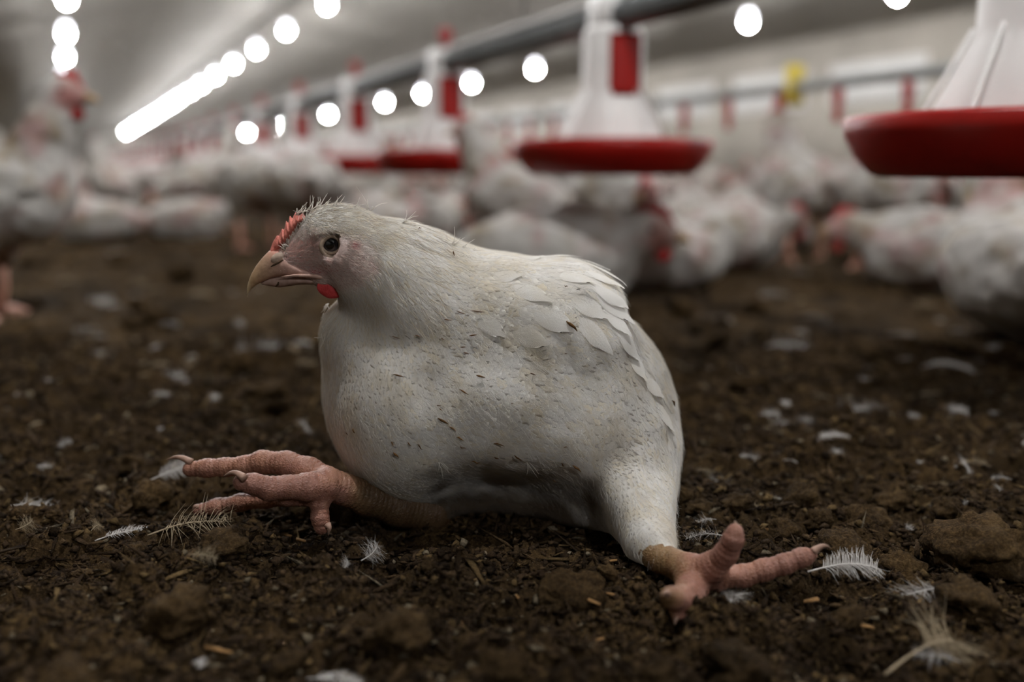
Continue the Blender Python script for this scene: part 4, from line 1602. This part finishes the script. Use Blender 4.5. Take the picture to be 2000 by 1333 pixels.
    # the crowd down the shed
    bands = [(4.2, 7.0, 46, 'white chicken of the blurred flock just beyond the nearest birds', 'flock in the middle distance'),
             (7.0, 12.0, 80, 'blurred white chicken of the flock crowding the far floor', 'flock farther off'),
             (12.0, 30.0, 110, 'tiny blurred white chicken of the flock near the horizon', 'flock near the horizon')]
    for y0, y1, n, lab, grp in bands:
        done, tries = 0, 0
        while done < n and tries < 8000:
            tries += 1
            Y = y0 + (y1 - y0) * random.random() ** 1.3
            u = random.uniform(-20, 2020)
            d = ray(u, 338)
            x = d[0] / d[1] * Y
            l = np.array([x, Y, 0]) @ NRM
            if l < -2.9 or l > 11.8 or abs(l - 0.94) < 0.34:
                continue
            if any((x - a) ** 2 + (Y - b) ** 2 < 0.33 ** 2 for a, b in occ):
                continue
            if u < 560 and Y < 4.6 and random.random() < 0.6:
                continue
            occ.append((x, Y))
            pose = random.choices(['stand', 'feed', 'sit', 'doze'], [0.2, 0.15, 0.25, 0.4])[0]
            r = place(pose, x, Y, random.uniform(0, 360), lab, grp, random.uniform(0.92, 1.08))
            if Y < 12.0:
                queue.append((r, pose, x, Y, 'blurred flock' if Y < 7.0 else 'far flock'))
            done += 1

    name_crowd()


# ------------------------------------------------------------------ litter details
def build_litter():
    # crumbs: nobody could count them
    n = 92000
    Y = 0.36 + (1.5 - 0.36) * rng.random(n) ** 1.6
    half = 0.56 * Y + 0.06
    X = rng.uniform(-1, 1, n) * half
    Z = hfine(X, Y)
    size = 0.0007 + 0.0036 * rng.random(n) ** 3 * (0.6 + Y)
    base = np.array([[1, 0, 0], [-0.6, 0.8, 0], [-0.5, -0.8, 0.1], [0.1, 0.1, 0.8], [0.1, 0, -0.6], [0.5, 0.7, 0.4]], dtype=float)
    tri = np.array([[0, 5, 3], [5, 1, 3], [1, 2, 3], [2, 0, 3], [5, 0, 4], [1, 5, 4], [2, 1, 4], [0, 2, 4]])
    jit = base[None] * rng.uniform(0.5, 1.3, (n, 6, 1)) + rng.normal(0, 0.15, (n, 6, 3))
    stretch = np.ones((n, 3))
    long_ = rng.random(n) < 0.22
    stretch[long_, 0] = rng.uniform(2, 5, long_.sum())
    stretch[:, 2] *= np.where(long_, 0.5, rng.uniform(0.35, 1.0, n))
    stretch[long_, 1] *= 0.6
    jit = jit * stretch[:, None, :] * size[:, None, None]
    a = rng.uniform(0, 2 * pi, n)
    tl = rng.normal(0, 0.45, n)
    x, y, z = jit[..., 0], jit[..., 1], jit[..., 2]
    x, z = x * np.cos(tl)[:, None] - z * np.sin(tl)[:, None], x * np.sin(tl)[:, None] + z * np.cos(tl)[:, None]
    x, y = x * np.cos(a)[:, None] - y * np.sin(a)[:, None], x * np.sin(a)[:, None] + y * np.cos(a)[:, None]
    v = np.stack([x + X[:, None], y + Y[:, None], z + (Z + size * 0.35)[:, None]], -1).reshape(-1, 3)
    f = (tri[None] + (np.arange(n) * 6)[:, None, None]).reshape(-1, 3)
    pal = np.array([[0.03, 0.018, 0.01], [0.06, 0.036, 0.02], [0.10, 0.062, 0.034], [0.16, 0.10, 0.05], [0.27, 0.175, 0.075], [0.38, 0.31, 0.21]])
    pi_ = rng.choice(6, n, p=[0.22, 0.27, 0.22, 0.16, 0.09, 0.04])
    col = pal[pi_] * rng.uniform(0.5, 0.95, (n, 1))
    o = link('litter_crumbs', mesh_np('litter_crumbs', v, [f], False, np.repeat(col, 6, 0)), MAT['crumb'])
    tag(o, 'loose dark crumbs and shavings strewn over the litter', 'litter', kind='stuff')

    # clods
    sv, sf = ico(4)
    meshes = []
    for k in range(6):
        d = 1 + 0.34 * fbm(sv * 1.5 + k * 9, 3, 70 + k) + 0.13 * fbm(sv * 7 + k, 3, 80 + k, 0.6)
        w = sv * d[:, None] * np.array([1, 0.85, 0.62])
        meshes.append(mesh_np('litter_clod', w, [sf]))
    big = [(1680, 985, 70, 'large rough clod on the litter right of the bird'), (1560, 960, 60, 'upright clod behind the splayed right foot'), (1650, 1050, 70, 'clod with pale crust beyond the right foot toes'),
           (1530, 1010, 46, 'rounded clod between the drumstick and big clods'), (1600, 1005, 38, 'small round clod beside the upright clod'), (1900, 1040, 120, 'broad crumbly mound at the right edge'), (1760, 1060, 60, 'dark clod beside the crumbly mound'),
           (1890, 1130, 80, 'pale brown clod in the lower right of the frame'), (1120, 1110, 90, 'flat crusted clod below the belly of the bird'), (780, 1235, 80, 'fuzzy blurred clod in the front middle'), (350, 1190, 85, 'rounded clod with feather at the front left'),
           (330, 1020, 0, ''), (290, 950, 60, 'low dark clod left of the forward foot'), (270, 880, 45, 'flat dark clod beyond the forward foot'), (440, 1065, 60, 'low clod under the brown tuft'), (130, 1310, 90, 'blurred pale clod in the lower left corner'),
           (1740, 950, 45, 'clod behind the large rough clod'), (1440, 990, 40, 'clod right of the drumstick'), (1370, 985, 42, 'clod touching the drumstick side'), (1850, 985, 40, 'ragged dark clod standing up at the right'), (1440, 1260, 85, 'blurred clod in front of the right foot'),
           (1650, 1190, 40, 'small clod in front of the curled feather'), (980, 1290, 75, 'blurred clod in the bottom middle'), (560, 1255, 55, 'blurred brown clod front left of middle'), (1330, 975, 35, 'clod at the edge of the flank'), (1280, 1300, 60, 'blurred clod at the bottom right of middle')]
    for i, (u, v_, r, lab) in enumerate(big):
        if not r:
            continue
        g = G(u, v_ + r * 0.45)
        s = r * mpp(v_, g[1]) * 0.8
        o = link('litter_clod', meshes[i % 6], MAT['clod'])
        zz = float(hgt(np.array([g[0]]), np.array([g[1]]))[0])
        o.location = (g[0], g[1], zz + s * 0.22)
        o.rotation_euler = (random.uniform(-0.3, 0.3), random.uniform(-0.3, 0.3), random.uniform(0, 6))
        o.scale = (s, s, s * random.uniform(0.75, 1.1))
        tag(o, lab, 'clod', 'larger clods of litter')
    for k in range(290):
        Y = random.uniform(0.45, 1.4) if k < 150 else random.uniform(0.9, 3.4)
        x = random.uniform(-0.55, 0.55) * (Y + 0.1)
        if -0.13 < x < 0.13 and 0.6 < Y < 0.86:
            continue
        if math.hypot(x + 0.15, Y - 0.66) < 0.07 or math.hypot(x - 0.13, Y - 0.58) < 0.07:
            continue
        s = random.uniform(0.003, 0.011) * (0.7 + 0.4 * Y) if k < 150 else random.uniform(0.012, 0.034)
        o = link('litter_clod', meshes[k % 6], MAT['clod'])
        o.location = (x, Y, float(hgt(np.array([x]), np.array([Y]))[0]) + s * 0.2)
        o.rotation_euler = (random.uniform(-0.5, 0.5), random.uniform(-0.5, 0.5), random.uniform(0, 6))
        o.scale = (s, s, s * random.uniform(0.5, 1.1))
        tag(o, 'small brown clod among the litter crumbs', 'clod', 'small clods of litter')

    # wood chips
    for k, (u, v_, ln, an) in enumerate([(1490, 1030, 22, 30), (1660, 1062, 24, -20), (1545, 1055, 40, 8), (1160, 1150, 24, 50), (1185, 1155, 40, 55), (560, 1030, 20, 25), (1130, 1130, 22, 60), (1190, 1090, 30, 15),
                                         (1585, 1160, 30, 10), (1690, 1205, 36, -5), (1160, 1180, 26, 20), (590, 1055, 26, 10), (1180, 1215, 40, -30), (430, 1270, 60, 8), (900, 1190, 16, 40), (1010, 1165, 14, 70)]):
        g = G(u, v_)
        l = ln * mpp(v_, g[1])
        vs, fs = box_vf(-l / 2, l / 2, -l * 0.14, l * 0.14, -0.0006, 0.0006)
        vs = vs + rng.normal(0, l * 0.04, vs.shape) * np.array([1, 1, 0.2])
        o = link('wood_chip', mesh_np('wood_chip', vs, fs, False), MAT['chip'])
        o.location = (g[0], g[1], float(hfine(np.array([g[0]]), np.array([g[1]]))[0]) + 0.0025)
        o.rotation_euler = (random.uniform(-0.3, 0.3), random.uniform(-0.3, 0.3), -math.radians(an))
        tag(o, 'thin yellowish wood shaving lying in the litter near the bird', 'wood chip', 'wood shavings')

    # loose feathers: shaft with barbs
    def feather_mesh(kind, seed):
        r = np.random.default_rng(seed)
        mb = Mb()
        m = 14
        t = np.linspace(0, 1, m)
        bend = r.uniform(-0.25, 0.25)
        sp = np.stack([t - 0.5, bend * (t - 0.3) ** 2, 0.05 + 0.10 * np.sin(t * pi) * r.uniform(0.3, 1.2)], 1)
        sh = Mb()
        sh.add(*tube_vf(sp, np.linspace(0.013, 0.003, m), 6))
        nb = 64 if kind == 'vane' else 46
        s0 = 0.5 if kind == 'quill' else 0.18
        if kind == 'quill':
            nb = 44
        for k in range(nb):
            s = s0 + (0.98 - s0) * k / nb
            b = np.array([np.interp(s, t, sp[:, i]) for i in range(3)])
            for side in (-1, 1):
                w = (0.2 * sin(pi * min(1, (s - s0 + 0.08) / (1.08 - s0))) ** 0.6 + 0.03) * r.uniform(0.75, 1.1)
                fl = r.normal(0, 0.03 if kind == 'vane' else 0.10, 3)
                if kind != 'vane':
                    w *= 1.3
                sw = 0.55 if kind == 'vane' else r.uniform(0.1, 0.8)
                pts = [b, b + np.array([w * sw * 0.4, side * w * 0.55, 0.03]) + fl * 0.3, b + np.array([w * sw, side * w, 0.02 * r.normal()]) + fl]
                q = np.array(pts)
                wd = np.array([0.0045, 0.004, 0.0012])
                lv = np.concatenate([q + np.array([1, 0, 0]) * wd[:, None], q - np.array([1, 0, 0]) * wd[:, None], q + np.array([0, 0, 1]) * wd[:, None] * 0.6])
                mb.add(lv, [np.array([[0, 1, 4, 3], [1, 2, 5, 4], [3, 4, 7, 6], [4, 5, 8, 7], [6, 7, 1, 0], [7, 8, 2, 1]])])
        return mb.mesh('barbs'), sh.mesh('shaft')
    kinds = [feather_mesh('vane', 1), feather_mesh('vane', 2), feather_mesh('down', 3), feather_mesh('down', 4), feather_mesh('down', 5), feather_mesh('quill', 8)]
    dirty = [tuple(m.copy() for m in k) for k in kinds]

    def put(k, u, v_, px, an, lab, grp=None, soiled=False, tilt=0.0, zz=0.0):
        g = G(u, v_)
        s = px * mpp(v_, g[1])
        x, y = g[0], g[1]
        z = float(hgt(np.array([x]), np.array([y]))[0]) if y < 4.7 else -0.02
        r = empty('loose_feather', (x, y, z + 0.0025 + zz))
        mt = MAT['down_dirty'] if soiled else MAT['down']
        bm_, sm_ = (dirty if soiled else kinds)[k]
        link('barbs', bm_, mt, r)
        link('shaft', sm_, mt, r)
        r.rotation_euler = (tilt, random.uniform(-0.15, 0.15), math.radians(an))
        r.scale = (s, s, s)
        tag(r, lab, 'feather', grp)
    put(0, 1645, 1118, 165, 18, 'curled white feather lying beyond the right foot toes', 'white feathers in the front', tilt=0.5, zz=0.004)
    put(2, 1800, 1158, 105, 200, 'spread tuft of white down right of the curled feather')
    put(5, 1790, 1262, 240, 38, 'large feather with long bare quill in the lower right', None, True, 0.5, 0.004)
    put(3, 1830, 1272, 90, 170, 'bright white bit of down under the large quill feather')
    put(2, 1432, 1180, 70, 60, 'thin down feather under the right foot')
    put(4, 1380, 1072, 90, 190, 'fluffy down feather behind the right ankle', None, False, 0.6, 0.003)
    put(3, 722, 1102, 75, 70, 'fluffy white down plume below the forward foot', None, False, 0.9, 0.006)
    put(4, 672, 1116, 45, 80, 'small white down wisp beside the fluffy plume', None, False, 0.9, 0.003)
    put(0, 335, 950, 90, 50, 'white feather standing by the claws of the forward foot', None, False, 1.0, 0.008)
    put(2, 62, 998, 80, 15, 'soft pale feather at the left edge')
    put(1, 245, 1052, 110, 25, 'pale feather with a straight shaft at the left')
    put(4, 375, 1072, 160, 12, 'brown matted tuft of down left of the hind toe', None, True, 0.15, 0.001)
    put(2, 402, 1162, 60, 0, 'pale tuft on top of the rounded clod', None, True, 0.6, 0.022)
    put(1, 390, 1290, 70, -60, 'blurred curved feather in the front left')
    put(1, 655, 1322, 120, -15, 'blurred white feather at the bottom edge')
    put(3, 50, 1070, 55, 80, 'beige wisp standing in the litter at the left edge', None, True, 1.0, 0.01)
    put(2, 185, 1060, 45, 95, 'beige wisp left of the straight shaft feather', None, True, 1.0, 0.008)
    put(3, 592, 832, 60, 100, 'pale upright down beside the breast', None, False, 1.0, 0.01)
    put(2, 314, 778, 45, -20, 'bright white down in the middle distance at the left')
    put(3, 500, 690, 110, 20, 'long pale feather below the beak')
    put(4, 358, 735, 40, 70, 'small white down left of the breast')
    put(2, 1400, 938, 60, -10, 'white down beside the flank')
    put(3, 1460, 912, 45, -25, 'bright down behind the flank')
    put(4, 1428, 968, 30, -60, 'white scrap on the clod by the flank')
    put(2, 1880, 935, 60, 80, 'upright pale down at the right', None, False, 1.0, 0.01)
    put(3, 1796, 915, 22, 60, 'tiny bright white down at the right')
    put(0, 1615, 872, 90, 12, 'straight pale feather in the right middle ground')
    put(3, 1675, 795, 110, 15, 'long blurred feather in the right middle ground')
    put(2, 1866, 818, 40, -20, 'blurred white down by the right edge')
    put(4, 1588, 632, 60, -10, 'blurred white down under the standing hen')
    put(2, 1388, 635, 80, 0, 'blurred white down behind the rump')
    put(3, 1540, 680, 90, 5, 'blurred feather behind the flank')
    put(0, 1850, 725, 110, 8, 'blurred long feather at the right')
    put(2, 1750, 660, 60, 10, 'blurred white down near the lying chicken')
    put(4, 1690, 735, 40, 60, 'blurred small down in the right middle')
    put(3, 465, 640, 40, 80, 'blurred upright down left of the throat', None, False, 0.9, 0.006)
    put(2, 485, 722, 40, 70, 'blurred down left of the breast')
    put(4, 330, 640, 40, 10, 'blurred pale down at the left')
    put(3, 190, 585, 60, 10, 'blurred pale scrap far left')
    for k in range(150):
        for _ in range(60):
            v_ = 470 + 560 * random.random() ** 1.2
            u = random.uniform(-40, 2040)
            if not (600 < u < 1340 and v_ > 430) and not (300 < u < 680 and v_ > 860):
                break
        g = G(u, v_)
        put(random.choice([2, 3, 4, 2, 0]), u, v_, random.uniform(18, 56), random.uniform(0, 360), 'small scrap of white down scattered over the litter', 'scraps of down', random.random() < 0.3, random.uniform(-0.5, 0.5))


build_house()
build_inlets()
build_lamps()
build_feeders()
build_flock()
build_main_bird()
build_litter()
